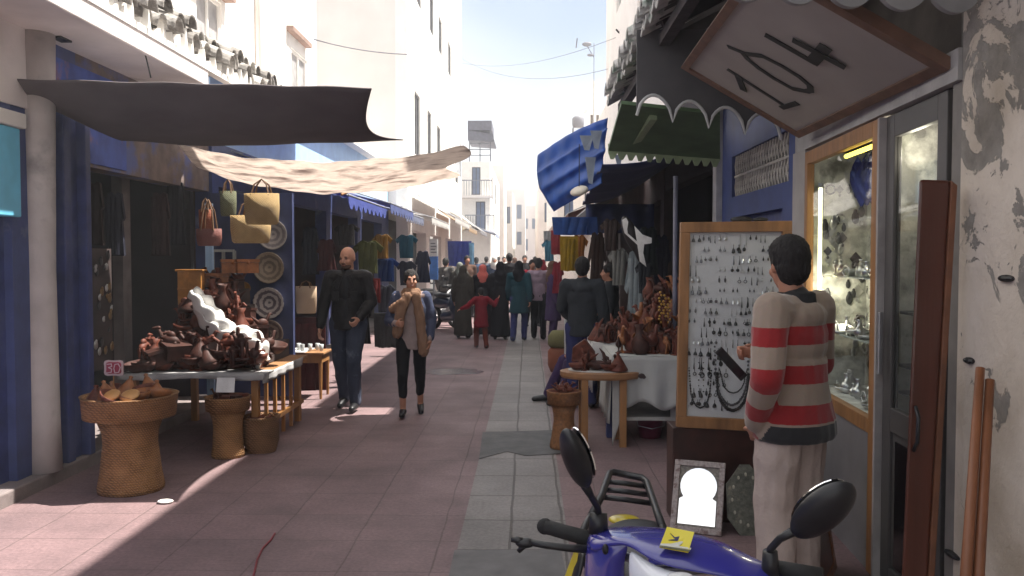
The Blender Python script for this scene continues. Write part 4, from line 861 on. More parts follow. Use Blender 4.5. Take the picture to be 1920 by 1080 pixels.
# thing held in his hand
bpy.context.view_layer.update()
mw = Matrix.Translation(sm_man.location) @ Matrix.Rotation(R(-140), 4, 'Z'); sc_ = 1.77/1.75
hp = mw @ (V((-.16, -.36, 1.20))*sc_)
ph = empty('phone_case', hp, 'black folded phone case held up by the man in the striped sweater', 'phone case')
q0, q1 = A(1346, 655, hp.y+.02), A(1398, 712, hp.y)
mb = MB(); dd = (q1-q0).normalized(); mb.bar(q0, q1-dd*.01, .048, .014, up=(0, -1, .3)); mb.build('cover', m_black, ph, bevel=.005)
mb = MB(); mb.bar(q0+V((0, -.0095, 0))+dd*.012, q1+V((0, -.0095, 0))-dd*.03, .038, .003, up=(0, -1, .3)); mb.build('screen', M('phone_screen', (.015, .015, .018), .1), ph)

# 2. walking bald man
def ex2(t, J, s, o, h, HR):
    mb = MB(); mb.ell(V((0, -.088, 1.30))*s, (.055*s, .058*s, .16*s)); mb.ell(V((0, -.085, 1.05))*s, (.06*s, .062*s, .18*s)); melt(mb, 'inner_shirt', fab('dark_tshirt', (.03, .032, .036)), t, .01, 2)
    mb = MB(); mb.ell(h(0, -.042, -.078), (.056*s, .058*s, .040*s), HR); mb.ell(h(0, -.091, -.043), (.030*s, .016*s, .009*s), HR); melt(mb, 'beard', M('stubble', (.09, .05, .035), .9), t, .007, 2)
    mb = MB()
    for e in (-1, 1):
        mb.bar(V((.045*e, -.128, 1.44))*s, V((.095*e, -.128, 1.30))*s, .05, .012, up=(0, 1, 0)); mb.bar(V((.10*e, -.138, 1.27))*s, V((.10*e, -.142, 1.17))*s, .075, .01, up=(0, 1, 0))
    mb.build('lapel', f_blackj, t, world=False, bevel=.004)
man2 = A(648, 765, 9.35)
person('bald bearded man in black jacket and dark jeans walking towards the camera', (-1.98, 9.35, 0), -4, 1.80, pose=dict(WALK, elL=(.25, .0, 1.15), wrL=(.17, -.16, 1.0), curlL=.9, elR=(-.26, .0, 1.15), wrR=(-.29, -.04, .90)), top='jacket',
       topm=f_blackj, legm=f_jeans, hair=None, skin=m_skin2, vox=.0085, look=(-14, 10), hem=.86, extra=ex2, faceparts=True, fold=.007, topfold=.008, build=1.08)
# 3. walking woman
def ex3(t, J, s, o, h, HR):
    cg = fab('blue_cardigan', (.055, .065, .11)); sf = fab('tan_scarf', (.22, .13, .085), .95, .3)
    mb = MB()
    for e in 'LR':
        mb.cap(J['sh'+e], J['el'+e], .075*s, .063*s); mb.cap(J['el'+e], J['el'+e].lerp(J['wr'+e], .9), .062*s, .047*s)
        x = 1 if e == 'L' else -1; mb.ell(V((.115*x, .02, 1.28))*s, (.075*s, .115*s, .19*s)); mb.ell(V((.12*x, .02, 1.02))*s, (.07*s, .13*s, .19*s))
    mb.ell(V((0, .075, 1.2))*s, (.15*s, .07*s, .28*s)); melt(mb, 'cardigan', cg, t, .0095, 3, fold=.006)
    mb = MB(); mb.lathe([(.11, -.05), (.125, -.02), (.11, .03), (.085, .065), (.06, .05)], J['nk']+V((0, -.01, 0)), 20, s, s*1.05)
    mb.cap(V((-.05, -.13, 1.43))*s, V((-.13, -.16, 1.22))*s, .05*s, .055*s); mb.cap(V((-.13, -.16, 1.22))*s, V((-.16, -.14, 1.0))*s, .055*s, .06*s)
    mb.cap(V((.06, -.13, 1.43))*s, V((.11, -.15, 1.15))*s, .05*s, .05*s); mb.cap(V((.11, -.15, 1.15))*s, V((.15, -.15, .78))*s, .05*s, .055*s)
    mb.cap(V((-.1, -.15, 1.36))*s, V((-.21, -.09, 1.28))*s, .05*s, .05*s)
    melt(mb, 'scarf', sf, t, .009, 2, fold=.012, fs=20, fax=(1.4, 1.4, .3))
person('woman in blue cardigan, tan scarf and cropped black leggings walking beside the bald man', (-1.235, 9.0, 0), 6, 1.55, pose=dict(WALK2, elL=(.24, .03, 1.15), wrL=(.22, -.10, .92), elR=(-.26, -.0, 1.13), wrR=(-.17, -.19, 1.12), curlR=1.0), top='shirt',
       topm=fab('mauve_blouse', (.30, .235, .225)), legm=fab('black_leggings', (.014, .014, .016)), hair='bun', vox=.0085, look=(8, 0), hem=.80, legs='tights', leg_end=.26, gender='f', extra=ex3, faceparts=True)
# middle distance
f_pink = fab('lilac_shirt', (.30, .22, .27)); f_blk = fab('black_cloth', (.012, .011, .014)); f_blkt = fab('black_trousers', (.015, .015, .018)); f_navy = fab('navy_jeans', (.035, .04, .12)); f_teal = fab('teal_coat', (.015, .05, .065))
f_redc = fab('crimson_coat', (.17, .012, .022)); f_olive = fab('olive_robe', (.045, .040, .034)); f_grey = fab('grey_jacket', (.032, .036, .042)); f_greyb = fab('grey_top', (.12, .12, .13)); f_white = fab('white_cloth', (.5, .49, .47))
f_coral = fab('coral_scarf', (.50, .12, .10)); f_rust = fab('rust_trousers', (.12, .03, .02)); f_brown = fab('brown_coat', (.10, .055, .04)); f_purp = fab('purple_trousers', (.05, .03, .08)); f_dblue = fab('dark_blue_coat', (.03, .05, .10))
def at_ground(px, Y): return ((A(px, 482, Y)).x, Y, 0)
P2 = [
 ('man in lilac shirt and black trousers walking away up the street', 1010, 17.4, 178, 1.66, dict(WALK, wrL=(.26, -.1, .95), wrR=(-.27, -.02, .9)), 'shirt', f_pink, f_blkt, 'short', {}),
 ('person in teal coat and navy jeans walking away', 973, 17.0, 172, 1.60, WALK2, 'coat', f_teal, f_navy, 'veil', dict(hem=.62, hairm=f_blk)),
 ('woman covered in a long black robe beside the child in red', 938, 17.3, 176, 1.58, None, 'robe', f_blk, f_blk, 'veil', dict(hem=.12, hairm=f_blk, gender='f')),
 ('child in crimson coat reaching out a hand in the middle of the street', 902, 15.6, 200, 1.12, dict(WALK, elL=(.40, .0, 1.22), wrL=(.58, -.02, 1.15), elR=(-.40, 0, 1.25), wrR=(-.5, -.02, 1.4)), 'coat', f_redc, f_rust, 'short', dict(hem=.62)),
 ('woman with coral headscarf and black top behind the child in red', 905, 17.9, 182, 1.52, None, 'robe', f_blk, f_blk, 'veil', dict(hem=.3, hairm=f_coral, gender='f')),
 ('person in long olive robe holding the child\'s hand', 868, 17.6, 170, 1.50, None, 'robe', f_olive, f_olive, 'veil', dict(hem=.13, hairm=f_olive, gender='f')),
 ('man in dark grey jacket standing at the right side stall', 1092, 9.5, 172, 1.68, dict(elL=(.24, -.04, 1.16), wrL=(.18, -.2, 1.05)), 'jacket', f_grey, f_navy, 'short', {}),
 ('man in dark vest and pale shirt facing left behind the stall', 1143, 10.9, -100, 1.60, dict(wrR=(-.15, -.3, 1.1), elR=(-.25, -.06, 1.15)), 'jacket', f_grey, f_blkt, 'short', dict(hem=.9)),
 ('man in camouflage grey coat in the crowd by the motorbikes', 836, 22.0, 160, 1.66, None, 'jacket', fab('grey_camo', (.16, .15, .14), col2=(.05, .05, .05), patch=.5), f_blkt, 'short', {}),
 ('woman in grey-green headscarf in the crowd', 862, 21.0, 190, 1.55, None, 'robe', f_olive, f_olive, 'veil', dict(hem=.2, hairm=fab('sage_scarf', (.16, .17, .15)))),
 ('person in dark brown coat with pale face between the headscarves', 876, 23.5, 20, 1.72, WALK, 'coat', f_brown, f_blkt, 'short', dict(hem=.7)),
 ('person in white cap further up the street', 927, 26, 10, 1.70, WALK2, 'jacket', f_dblue, f_blkt, 'veil', dict(hairm=f_white)),
 ('tall dark figure in the crowd right of the black robe', 955, 22, 185, 1.78, None, 'coat', f_blk, f_blkt, 'short', dict(hem=.6)),
 ('person in red top behind the man in lilac', 998, 20.5, 20, 1.62, WALK, 'shirt', fab('red_top', (.42, .03, .05)), f_blkt, 'short', {}),
 ('person in purple coat beside the hanging clothes on the right', 1037, 16.5, 95, 1.60, None, 'coat', f_purp, f_purp, 'veil', dict(hem=.5, hairm=f_brown)),
 ('person in grey coat with bag far up the street', 912, 33, 170, 1.70, WALK, 'coat', f_greyb, f_blkt, 'short', dict(hem=.6)),
 ('distant figure in white robe in the crowd', 945, 36, 10, 1.70, None, 'robe', f_white, f_white, 'short', dict(hem=.15)),
 ('distant figure in navy coat on the left of the crowd', 893, 29, 200, 1.68, None, 'coat', f_dblue, f_blkt, 'short', dict(hem=.6)),
 ('distant figure in brown robe near the street centre', 965, 31, 170, 1.66, None, 'robe', f_brown, f_brown, 'veil', dict(hem=.15, hairm=f_brown)),
 ('distant figure in black jacket near the end of the crowd', 984, 28, 5, 1.74, WALK2, 'jacket', f_blk, f_blkt, 'short', {}),
 ('distant figure in grey jacket at the right edge of the crowd', 1003, 35, 175, 1.70, WALK, 'jacket', f_greyb, f_blkt, 'short', {}),
 ('smallest figure in dark coat far up the street', 935, 44, 180, 1.70, WALK, 'coat', f_blk, f_blkt, 'short', {}),
 ('person in dark headscarf by the left awning poles', 880, 38, 20, 1.6, None, 'robe', f_blk, f_blk, 'veil', dict(hem=.15, hairm=f_dblue)),
 ('figure with red headscarf far up the right side', 1018, 26, 170, 1.6, None, 'coat', f_brown, f_blkt, 'veil', dict(hem=.5, hairm=f_redc)),
]
for lab, px, Y, fc, H, ps, tp, tm, lm_, hr, kw in P2:
    person(lab, at_ground(px, Y), fc, H, pose=ps, top=tp, topm=tm, legm=lm_, hair=hr, vox=.013 if Y < 12 else (.017 if Y < 20 else .024), group='people in the street', legs='skirt' if kw.get('hem', 1) < .35 else 'trousers', fold=.008, leg_end=.08, **{k: v for k, v in kw.items()})
# vendor sitting behind the little table on the right, only leg and sandal in view
sit = dict(hipL=(.09, 0, .47), hipR=(-.09, 0, .47), pel=(0, .02, .50), wst=(0, .02, .64), chs=(0, -.01, .84), nk=(0, -.03, 1.02), hd=(0, -.07, 1.19), shL=(.18, -.02, .98), shR=(-.18, -.02, .98), elL=(.24, -.08, .72), elR=(-.24, -.08, .72),
           wrL=(.16, -.3, .60), wrR=(-.16, -.3, .60), kneeL=(.14, -.42, .50), kneeR=(-.14, -.42, .50), ankL=(.15, -.50, .09), ankR=(-.15, -.62, .09), toeL=(.16, -.66, .035), toeR=(-.16, -.78, .035))
person('vendor in dark top and purple trousers sitting on a stool among the right side baskets', (.84, 9.85, 0), -80, 1.66, pose=sit, top='shirt', topm=f_grey, legm=f_purp, hem=.5, hair='short', vox=.012)
mb = MB(); mb.lathe([(.16, 0), (.14, .02), (.13, .34), (.17, .36), (.17, .39)], (.86, 9.85, 0), 18); tag(mb.build('stool', m_wick2, smooth=False), 'low woven stool under the seated vendor on the right', 'stool')
# ------------------------------------------------------------------ goods and street things
def put(mb, name, m, label, cat, group=None, **k): return tag(mb.build(name, m, **k), label, cat, group)
# red-brown carved wares: prototypes then copies
def wood(i): return [M('ware_redbrown', (.12, .034, .02), .6, .45, 20, .1, spec=.3), M('ware_dark', (.05, .018, .013), .6, .45, 20, .1, spec=.3), M('ware_orange', (.26, .095, .03), .55, .35, 20, .1)][i % 3]
def pr_bowl():
    mb = MB(); mb.lathe([(.03, 0), (.05, .005), (.085, .04), (.095, .07), (.088, .07), (.06, .02), (.01, .012)], n=20, cap=False); return mb
def pr_box():
    mb = MB(); mb.bx(-.07, .07, -.05, .05, 0, .07); mb.bx(-.075, .075, -.055, .055, .072, .092); mb.ell((0, -.056, .07), (.01, .006, .012), n=8, m=6); return mb
def pr_camel():
    mb = MB(); mb.ell((0, 0, .11), (.028, .06, .032)); mb.ell((0, 0, .14), (.018, .028, .025))
    for x in (-.016, .016):
        for y in (-.04, .04): mb.cap((x, y, .10), (x, y*1.1, .005), .012, .007, 8)
    mb.cap((0, -.05, .115), (0, -.085, .165), .013, .011, 8); mb.cap((0, -.082, .17), (0, -.115, .16), .013, .008, 8); mb.cap((0, .058, .11), (0, .07, .06), .005, .003, 6); mb.bx(-.03, .03, -.06, .06, -.004, .008); return mb
def pr_vase():
    mb = MB(); mb.lathe([(.03, 0), (.055, .03), (.06, .08), (.03, .13), (.02, .17), (.032, .20), (.025, .20), (.012, .17)], n=18); return mb
def pr_lid():
    mb = MB(); mb.lathe([(.08, 0), (.085, .015), (.06, .06), (.025, .12), (.012, .14), (.018, .155), (.0, .165)], n=20); return mb
def pr_dagger():
    mb = MB(); mb.tube([(0, 0, 0), (.01, 0, .08), (.03, 0, .15), (.07, 0, .20)], [.018, .022, .016, .004], 8); mb.ell((0, 0, 0), (.03, .02, .015)); return mb
def pr_bird():
    mb = MB(); mb.ell((0, 0, .09), (.03, .05, .04)); mb.cap((0, -.03, .11), (0, -.055, .17), .016, .012, 8); mb.cap((0, -.055, .175), (0, -.09, .17), .008, .002, 6); mb.cap((0, .04, .09), (0, .11, .14), .02, .004, 8); mb.lathe([(.035, 0), (.03, .01), (.008, .02), (.008, .06)], n=12); return mb
KINDS = [('wooden_bowl', pr_bowl, 'bowl'), ('carved_box', pr_box, 'box'), ('carved_camel', pr_camel, 'figurine'), ('turned_vase', pr_vase, 'vase'), ('conical_lid', pr_lid, 'lid'), ('carved_horn', pr_dagger, 'carving'), ('carved_bird', pr_bird, 'figurine')]
PROTO = {}
def ware(k, mi, loc, rz, sc, label, group, tilt=0):
    key = (k, mi % 3); nm, fn, cat = KINDS[k]
    if key not in PROTO: o = fn().build(nm, wood(mi), smooth=(k not in (1,))); PROTO[key] = o
    else: o = PROTO[key].copy(); C.objects.link(o)
    o.location = loc; o.rotation_euler = (tilt, 0, rz); o.scale = (sc,)*3; return tag(o, label, cat, group)
COL = ['red-brown', 'dark brown', 'orange-brown']
# ---- left stall
t = empty('stall_table', (-2.9, 7.8, 0), 'low table with pale cloth edge carrying brown wooden wares on the left', 'table')
mb = MB(); mb.bx(-3.5, -2.28, 7.25, 8.75, .64, .67); mb.build('tabletop', m_woodx, t)
for x, y in ((-3.42, 7.32), (-2.36, 7.32), (-3.42, 8.66), (-2.36, 8.66)): MB().bx(x-.03, x+.03, y-.03, y+.03, 0, .64).build('leg', m_wood, t)
mb = MB(); mb.grid(lambda u, v: (-3.52+1.26*u, 7.235-.012*math.sin(u*37)*v, .675-.045*v-.01*math.sin(u*9)*v), 50, 3, .008); mb.grid(lambda u, v: (-3.52+1.26*u, 7.235+.30*v, .676), 12, 2, .004)
mb.grid(lambda u, v: (-2.265+.012*math.sin(u*30)*v, 7.235+1.3*u, .675-.08*v), 30, 3, -.008)
put(mb, 'tablecloth', M('dull_cloth', (.36, .35, .35), .95), 'pale cloth strip hanging over the edge of the left stall table', 'cloth', smooth=True)
mb = MB()
for k in range(5): mb.bar((-2.30, 7.42+k*.26, .64), (-2.30, 7.42+k*.26, .04), .03)
mb.bx(-2.32, -2.28, 7.3, 8.6, .2, .24); mb.build('side_slats', m_wood, t)
st = empty('stepped_stand', (-3.0, 8.2, .67), 'dark stepped stand rising behind the left stall wares', 'stand')
mb = MB(); lv = [(-3.45, -2.45, 7.95, 8.7, .67, .84), (-3.4, -2.65, 8.1, 8.7, .84, 1.02), (-3.35, -2.8, 8.25, 8.7, 1.02, 1.2), (-3.25, -2.85, 8.4, 8.7, 1.2, 1.36)]
for l in lv: mb.bx(*l)
mb.build('steps', m_brownwall, st, bevel=.006)
random.seed(11); gl = 'brown wooden wares heaped on the left stall'
for (x0, x1, y0, y1, z, n) in ((-3.45, -2.35, 7.32, 7.9, .68, 34), (-3.4, -2.5, 7.97, 8.08, .845, 9), (-3.35, -2.7, 8.12, 8.22, 1.025, 7), (-3.3, -2.82, 8.27, 8.38, 1.205, 5), (-3.2, -2.88, 8.45, 8.6, 1.365, 4)):
    n *= 2
    for i in range(n):
        k = random.choice([0, 0, 1, 2, 3, 4, 0, 1, 6, 2]); mi = random.choice([0, 1, 0, 1, 1]); x = x0+(x1-x0)*((i+.5)/n if n < 24 else random.random()); y = random.uniform(y0, y1)
        ware(k, mi, (x, y, z+(i % 3)*.055*(n > 12)), random.uniform(0, 6.3), random.uniform(.95, 1.5), '%s %s heaped %s' % (COL[mi % 3], KINDS[k][0].replace('_', ' '), ('at the %s %s of the left stall table' % ('front' if y < 7.6 else 'back', 'left' if x < -3.1 else ('middle' if x < -2.7 else 'right'))) if z < .7 else 'on the %s step of the left stall stand' % {.845: 'lowest', 1.025: 'second', 1.205: 'third', 1.365: 'top'}[z]), gl, tilt=random.uniform(-.3, .3))
for i in range(4): ware(1, 2, (-3.25+.14*i, 8.52, 1.52 if i > 1 else 1.38), .2*i, 1.5, 'larger orange-brown carved box lit by the sun atop the left stall stand', 'sunlit boxes on top of the stand')
p = A(352, 540, 8.2); mb = MB(); mb.bx(p.x-.10, p.x+.13, 8.2, 8.3, p.z-.17, p.z+.16); mb.bx(p.x-.12, p.x+.15, 8.19, 8.31, p.z+.16, p.z+.18); mb.bx(p.x-.01, p.x+.01, 8.19, 8.2, p.z-.17, p.z+.16); mb.bx(p.x-.1, p.x+.13, 8.187, 8.2, p.z-.02, p.z)
put(mb, 'carved_cabinet', M('sunny_wood', (.38, .17, .04), .5, .3, 12, .1), 'small orange wooden cabinet glowing in the sun behind the white cloth', 'cabinet', bevel=.004)
rid = [A(368, 545, 7.95), A(392, 562, 7.9), A(418, 590, 7.85), A(445, 612, 7.8), A(475, 618, 7.75), A(496, 640, 7.7), A(506, 676, 7.66)]
lowr = [A(362, 560, 7.9), A(372, 596, 7.84), A(396, 625, 7.78), A(425, 646, 7.72), A(452, 650, 7.68), A(476, 665, 7.62), A(490, 690, 7.6)]
def fc(u, v):
    i = min(5, int(u*6)); f = u*6-i; p = rid[i].lerp(rid[i+1], f); q = lowr[i].lerp(lowr[i+1], f)
    return p.lerp(q, v)+V((0, -.10*math.sin(v*3.1), .035*math.sin(v*3.1)))+V((1, -1, 1))*(.018*math.sin(v*15+u*9)+.013*math.sin(u*44+v*7))
mb = MB(); mb.grid(fc, 60, 24, .014); put(mb, 'draped_cloth', M('bright_cotton', (.78, .77, .74), .95, .04, 5, .15, spec=.1), 'brilliant white cloth draped over the brown wares of the left stall', 'cloth', smooth=True)
mb = MB(); q = A(388, 552, 8.0)
mb.ell(q, (.07, .05, .03)); mb.cap(q+V((.02, 0, .01)), q+V((.08, 0, .05)), .015, .008, 8); mb.cap(q, q+V((-.09, 0, .05)), .02, .012, 8); mb.cap(q+V((.03, 0, 0)), q+V((.11, 0, -.01)), .018, .008, 8); mb.cap(q, q-V((0, 0, .14)), .045, .06, 10)
put(mb, 'carved_root', wood(0), 'branching red-brown wood carving peeking above the white cloth', 'carving', smooth=True)
for x, s in ((392, 0), (399, 1)):
    mb = MB(); p = A(x-4, 480, 8.9); mb.bx(p.x-.018, p.x+.018, 8.9, 8.94, .1, p.z+.55); put(mb, 'thin_post', m_skyb, 'pale blue thin post behind the white cloth, %s of the two' % ('left' if s == 0 else 'right'), 'post')
# basket stands
def pedestal(px, py, Y, zr, rr, rw, rb, label, m, name='basket_stand'):
    p = A(px, py, Y); t = empty(name, (p.x, Y, 0), label, 'basket'); c = (p.x, Y, 0); tr = zr*.22
    mb = MB(); mb.lathe([(rb, 0), (rb*1.02, .03), (rb*.93, zr*.18), (rw, zr*.5), (rw*1.03, zr*.62), (rw*1.25, zr-tr)], c, 32, wob=.006, cap=True); mb.build('pedestal', m, t, smooth=True)
    mb = MB(); mb.lathe([(rw*1.1, zr-tr), (rr*.96, zr-tr+.005), (rr, zr), (rr*1.03, zr+.01), (rr*.95, zr+.012), (rr*.92, zr-.05), (.01, zr-.06)], c, 36, wob=.006, cap=False); mb.build('tray', m, t, smooth=True); return c
c1 = pedestal(246, 900, 6.07, .68, .325, .185, .225, 'largest woven basket stand in front of the left stall, filled with round lids', m_wick)
c2 = pedestal(428, 850, 7.1, .50, .185, .12, .135, 'smaller woven basket stand holding a white card, beside the left table', m_wick)
t = empty('basket', (A(490, 840, 7.3).x, 7.3, 0), 'low dark round basket between the small basket stand and the table legs', 'basket'); mb = MB(); mb.lathe([(.125, 0), (.15, .1), (.155, .28), (.165, .31), (.145, .31), (.14, .24), (.01, .22)], (t.location.x, 7.3, 0), 28, wob=.01, cap=False); mb.build('body', m_wick2, t, smooth=True)
mb = MB(); [mb.tube([(t.location.x+.15*math.cos(a), 7.3+.15*math.sin(a), .31), (t.location.x+.16*math.cos(a+.3), 7.3+.16*math.sin(a+.3), .35), (t.location.x+.15*math.cos(a+.6), 7.3+.15*math.sin(a+.6), .31)], .008, 6) for a in (3.5, 5.2)]; mb.build('handle', m_wick2, t)
random.seed(5)
for i in range(16):
    a = i*2.4; r = .25*math.sqrt((i+.5)/16); k = random.choice([0, 4, 0]); ware(k, 2 if i % 3 else 0, (c1[0]+r*math.cos(a), c1[1]+r*math.sin(a), .635+.03*(i % 2)), a, .95, '%s piled in the largest woven basket stand' % (COL[2 if i % 3 else 0]+' '+KINDS[k][0].replace('_', ' ')), 'lids and bowls in the largest basket stand', tilt=random.uniform(-.5, .5))
for px in (208, 244):
    p = A(px, 741, 5.86); mb = MB(); mb.ell((0, 0, 0), (.065, .065, .022), None, 18, 8); o = put(mb, 'round_loaf', M('pale_wood_disc', (.50, .26, .09), .5), 'pale round wooden disc at the front of the basket stand, %s one' % ('left' if px < 230 else 'right'), 'disc', smooth=True); o.location = p; o.rotation_euler = (R(28), 0, 0)
for i in range(9):
    a = i*2.4; r = .12*math.sqrt((i+.5)/9); ware([0, 2, 1][i % 3], i % 2, (c2[0]+r*math.cos(a), c2[1]+r*math.sin(a), .46), a, .7, '%s %s in the smaller woven basket stand' % (COL[i % 2], KINDS[[0, 2, 1][i % 3]][0].replace('_', ' ')), 'small wares in the smaller basket stand')
for i in range(5): ware(0, 0, (A(490, 800, 7.3).x+.06*math.cos(i*1.3), 7.3+.06*math.sin(i*1.3), .25), i, .7, 'red-brown wooden bowl inside the low dark basket', 'bowls in the low basket')
sg2 = empty('price_sign', A(213, 705, 6.05), 'small pink-red star-cornered price tag standing in the largest basket stand', 'sign')
def starp(px, py, Y, w, h): 
    o = []; 
    for i in range(24):
        a = 2*math.pi*i/24; r = 1+.32*abs(math.sin(2*a))**3-.14*abs(math.cos(4*a+math.pi))*0; p = A(px, py, Y); o.append(p+V((w*r*math.cos(a)*.8, 0, h*r*math.sin(a)*.8)))
    return o
mb = MB(); mb.prism(starp(213, 690, 6.05, .085, .068), (0, .008, 0)); mb.build('border', M('tag_white', (.50, .38, .38), .7), sg2); mb = MB(); mb.prism(starp(213, 690, 6.047, .066, .052), (0, .003, 0)); mb.build('face', M('tag_pink', (.30, .03, .06), .6), sg2)
mb = MB(); mb.tube([A(213, 700, 6.06), V((A(213, 700, 6.06).x, 6.06, .62))], .005, 6); mb.build('stick', m_wood, sg2)
nY = V((0, -1, 0)); PT = A(213, 690, 6.045); m_chalk = M('tag_chalk', (.55, .40, .42), .7)
for pts in ([(201, 683), (209, 682), (210, 687), (204, 689), (210, 692), (209, 698), (201, 699)], [(216, 683), (222, 682), (226, 689), (223, 698), (216, 699), (214, 691), (216, 683)]): stroke(sg2, 'digit', pts, .006, PT, nY, m_chalk)
p = A(423, 722, 6.95); mb = MB(); mb.box(p, (.15, .006, .12), Euler((R(-12), 0, 0)).to_matrix()); put(mb, 'price_card', M('card_white', (.60, .60, .60), .7), 'plain white card standing in the smaller basket stand', 'card')
# glass table
t = empty('small_table', (-2.68, 10.2, 0), 'small wooden table with little glasses between the plates and the walking man', 'table')
mb = MB(); mb.bx(-2.98, -2.40, 9.95, 10.4, .53, .555); mb.build('tabletop', m_woodx, t, bevel=.004); mb = MB(); mb.bx(-2.95, -2.43, 9.98, 10.37, .43, .53); mb.build('drawer_box', m_wood, t)
for x in (-2.93, -2.45):
    for y in (10.0, 10.35): mb = MB(); mb.tube([(x, y, .43), (x, y, 0)], [.024, .016], 8); mb.build('leg', m_wood, t)
MB().bx(-3.02, -2.62, 9.93, 10.42, .556, .564).build('cloth_runner', m_clothw, t)
for i in range(7):
    mb = MB(); mb.lathe([(.02, 0), (.024, .03), (.028, .08), (.026, .08), (.02, .01)], n=14); o = put(mb, 'tea_glass', M('cloudy_glass', (.45, .47, .47), .12, .1), 'small clear tea glass standing on the little wooden table', 'glass', 'tea glasses on the small table', smooth=True); o.location = (-2.9+.075*i, 10.05+.06*(i % 3), .566)
# plates on the partition
def platem(name, c1, c2):
    m = bpy.data.materials.new(name); m.use_nodes = True; n = m.node_tree; b = n.nodes['Principled BSDF']; b.inputs['Roughness'].default_value = .35
    t = n.nodes.new('ShaderNodeTexCoord'); w = n.nodes.new('ShaderNodeTexWave'); w.wave_type = 'RINGS'; w.rings_direction = 'Z'; w.inputs['Scale'].default_value = 5; w.inputs['Distortion'].default_value = 2.2; w.inputs['Detail'].default_value = 3; w.inputs['Detail Scale'].default_value = 6
    n.links.new(t.outputs['Object'], w.inputs['Vector']); r = n.nodes.new('ShaderNodeValToRGB'); r.color_ramp.elements[0].position = .35; r.color_ramp.elements[1].position = .6
    r.color_ramp.elements[0].color = (*c1, 1); r.color_ramp.elements[1].color = (*c2, 1); n.links.new(w.outputs['Fac'], r.inputs[0]); n.links.new(r.outputs[0], b.inputs['Base Color']); return m
def plate(px, py, r, m, label):
    p = A(px, py, 9.57); mb = MB(); mb.lathe([(.25*r, 0), (.3*r, .006), (.62*r, .008), (.92*r, .035), (r, .04), (.97*r, .03), (.6*r, .0), (.2*r, -.004)], n=36, cap=True); o = put(mb, 'wall_plate', m, label, 'plate', 'plates on the dark blue panel', smooth=True); o.location = p; o.rotation_euler = (R(90), 0, 0)
mp1 = platem('plate_grey', (.16, .15, .17), (.34, .33, .32)); mp2 = platem('plate_gold', (.15, .12, .09), (.30, .25, .19)); mp3 = platem('plate_white', (.12, .10, .12), (.50, .46, .44)); mp4 = platem('plate_brown', (.10, .06, .05), (.27, .20, .16))
plate(512, 440, .17, mp1, 'topmost grey patterned plate partly behind the hanging straw bag'); plate(505, 502, .178, mp2, 'dull gold plate second from the top of the plate column'); plate(505, 568, .178, mp3, 'whitest plate with rings, third in the plate column'); plate(506, 626, .165, mp4, 'brown lowest plate of the plate column'); plate(460, 540, .072, M('ochre_disc', (.40, .20, .03), .5), 'tiny ochre yellow disc left of the plate column')
# hanging bags
def bag(px, py, Y, w, h, m, label, name='straw_bag', top=.5, d=.5):
    p = A(px, py, Y); t = empty(name, p, label, 'bag'); mb = MB(); n = 24
    mb.lathe([(.42*w, -h/2), (.47*w, -h/2+.02), (.5*w, 0), (.5*w, h/2), (.47*w, h/2), (.46*w, 0), (.4*w, -h/2+.03)], p, n, 1, d, cap=True, wob=.01)
    mb.build('body', m, t, smooth=True); mb = MB()
    for y in (-.2*w, .2*w): mb.tube([p+V((-.25*w, y, h/2-.02)), p+V((-.17*w, y*.6, h/2+top*.5*w)), p+V((0, 0, h/2+top*.8*w)), p+V((.17*w, y*.6, h/2+top*.5*w)), p+V((.25*w, y, h/2-.02))], .008, 6)
    mb.build('handle', M('bag_handle', (.14, .07, .03), .7), t); return t
bag(491, 392, 7.7, .32, .28, m_straw, 'upper straw bag with sunlit right side hanging from the striped cloth'); bag(470, 430, 8.0, .38, .26, m_straw, 'wider straw bag hanging just behind and below the sunlit one')
bag(428, 382, 8.2, .16, .24, weave('sage_straw', (.13, .14, .075), (.09, .09, .05), 160), 'small greenish straw bag hanging left of the other two', top=.9)
bag(392, 445, 7.9, .24, .16, fab('pink_leather', (.17, .07, .06), .6), 'pinkish leather handbag with long straps hanging above the cabinet', 'handbag', 1.4, .4); bag(386, 412, 8.3, .14, .20, fab('rust_leather', (.20, .06, .03), .6), 'rust leather purse hanging behind the pinkish handbag', 'handbag', 1.0, .4)
bag(574, 562, 10.3, .26, .33, M('cream_leather', (.38, .27, .18), .8, .1, 5, .1), 'cream square pouch hanging between the plates and the bald man', 'pouch', .3, .3)
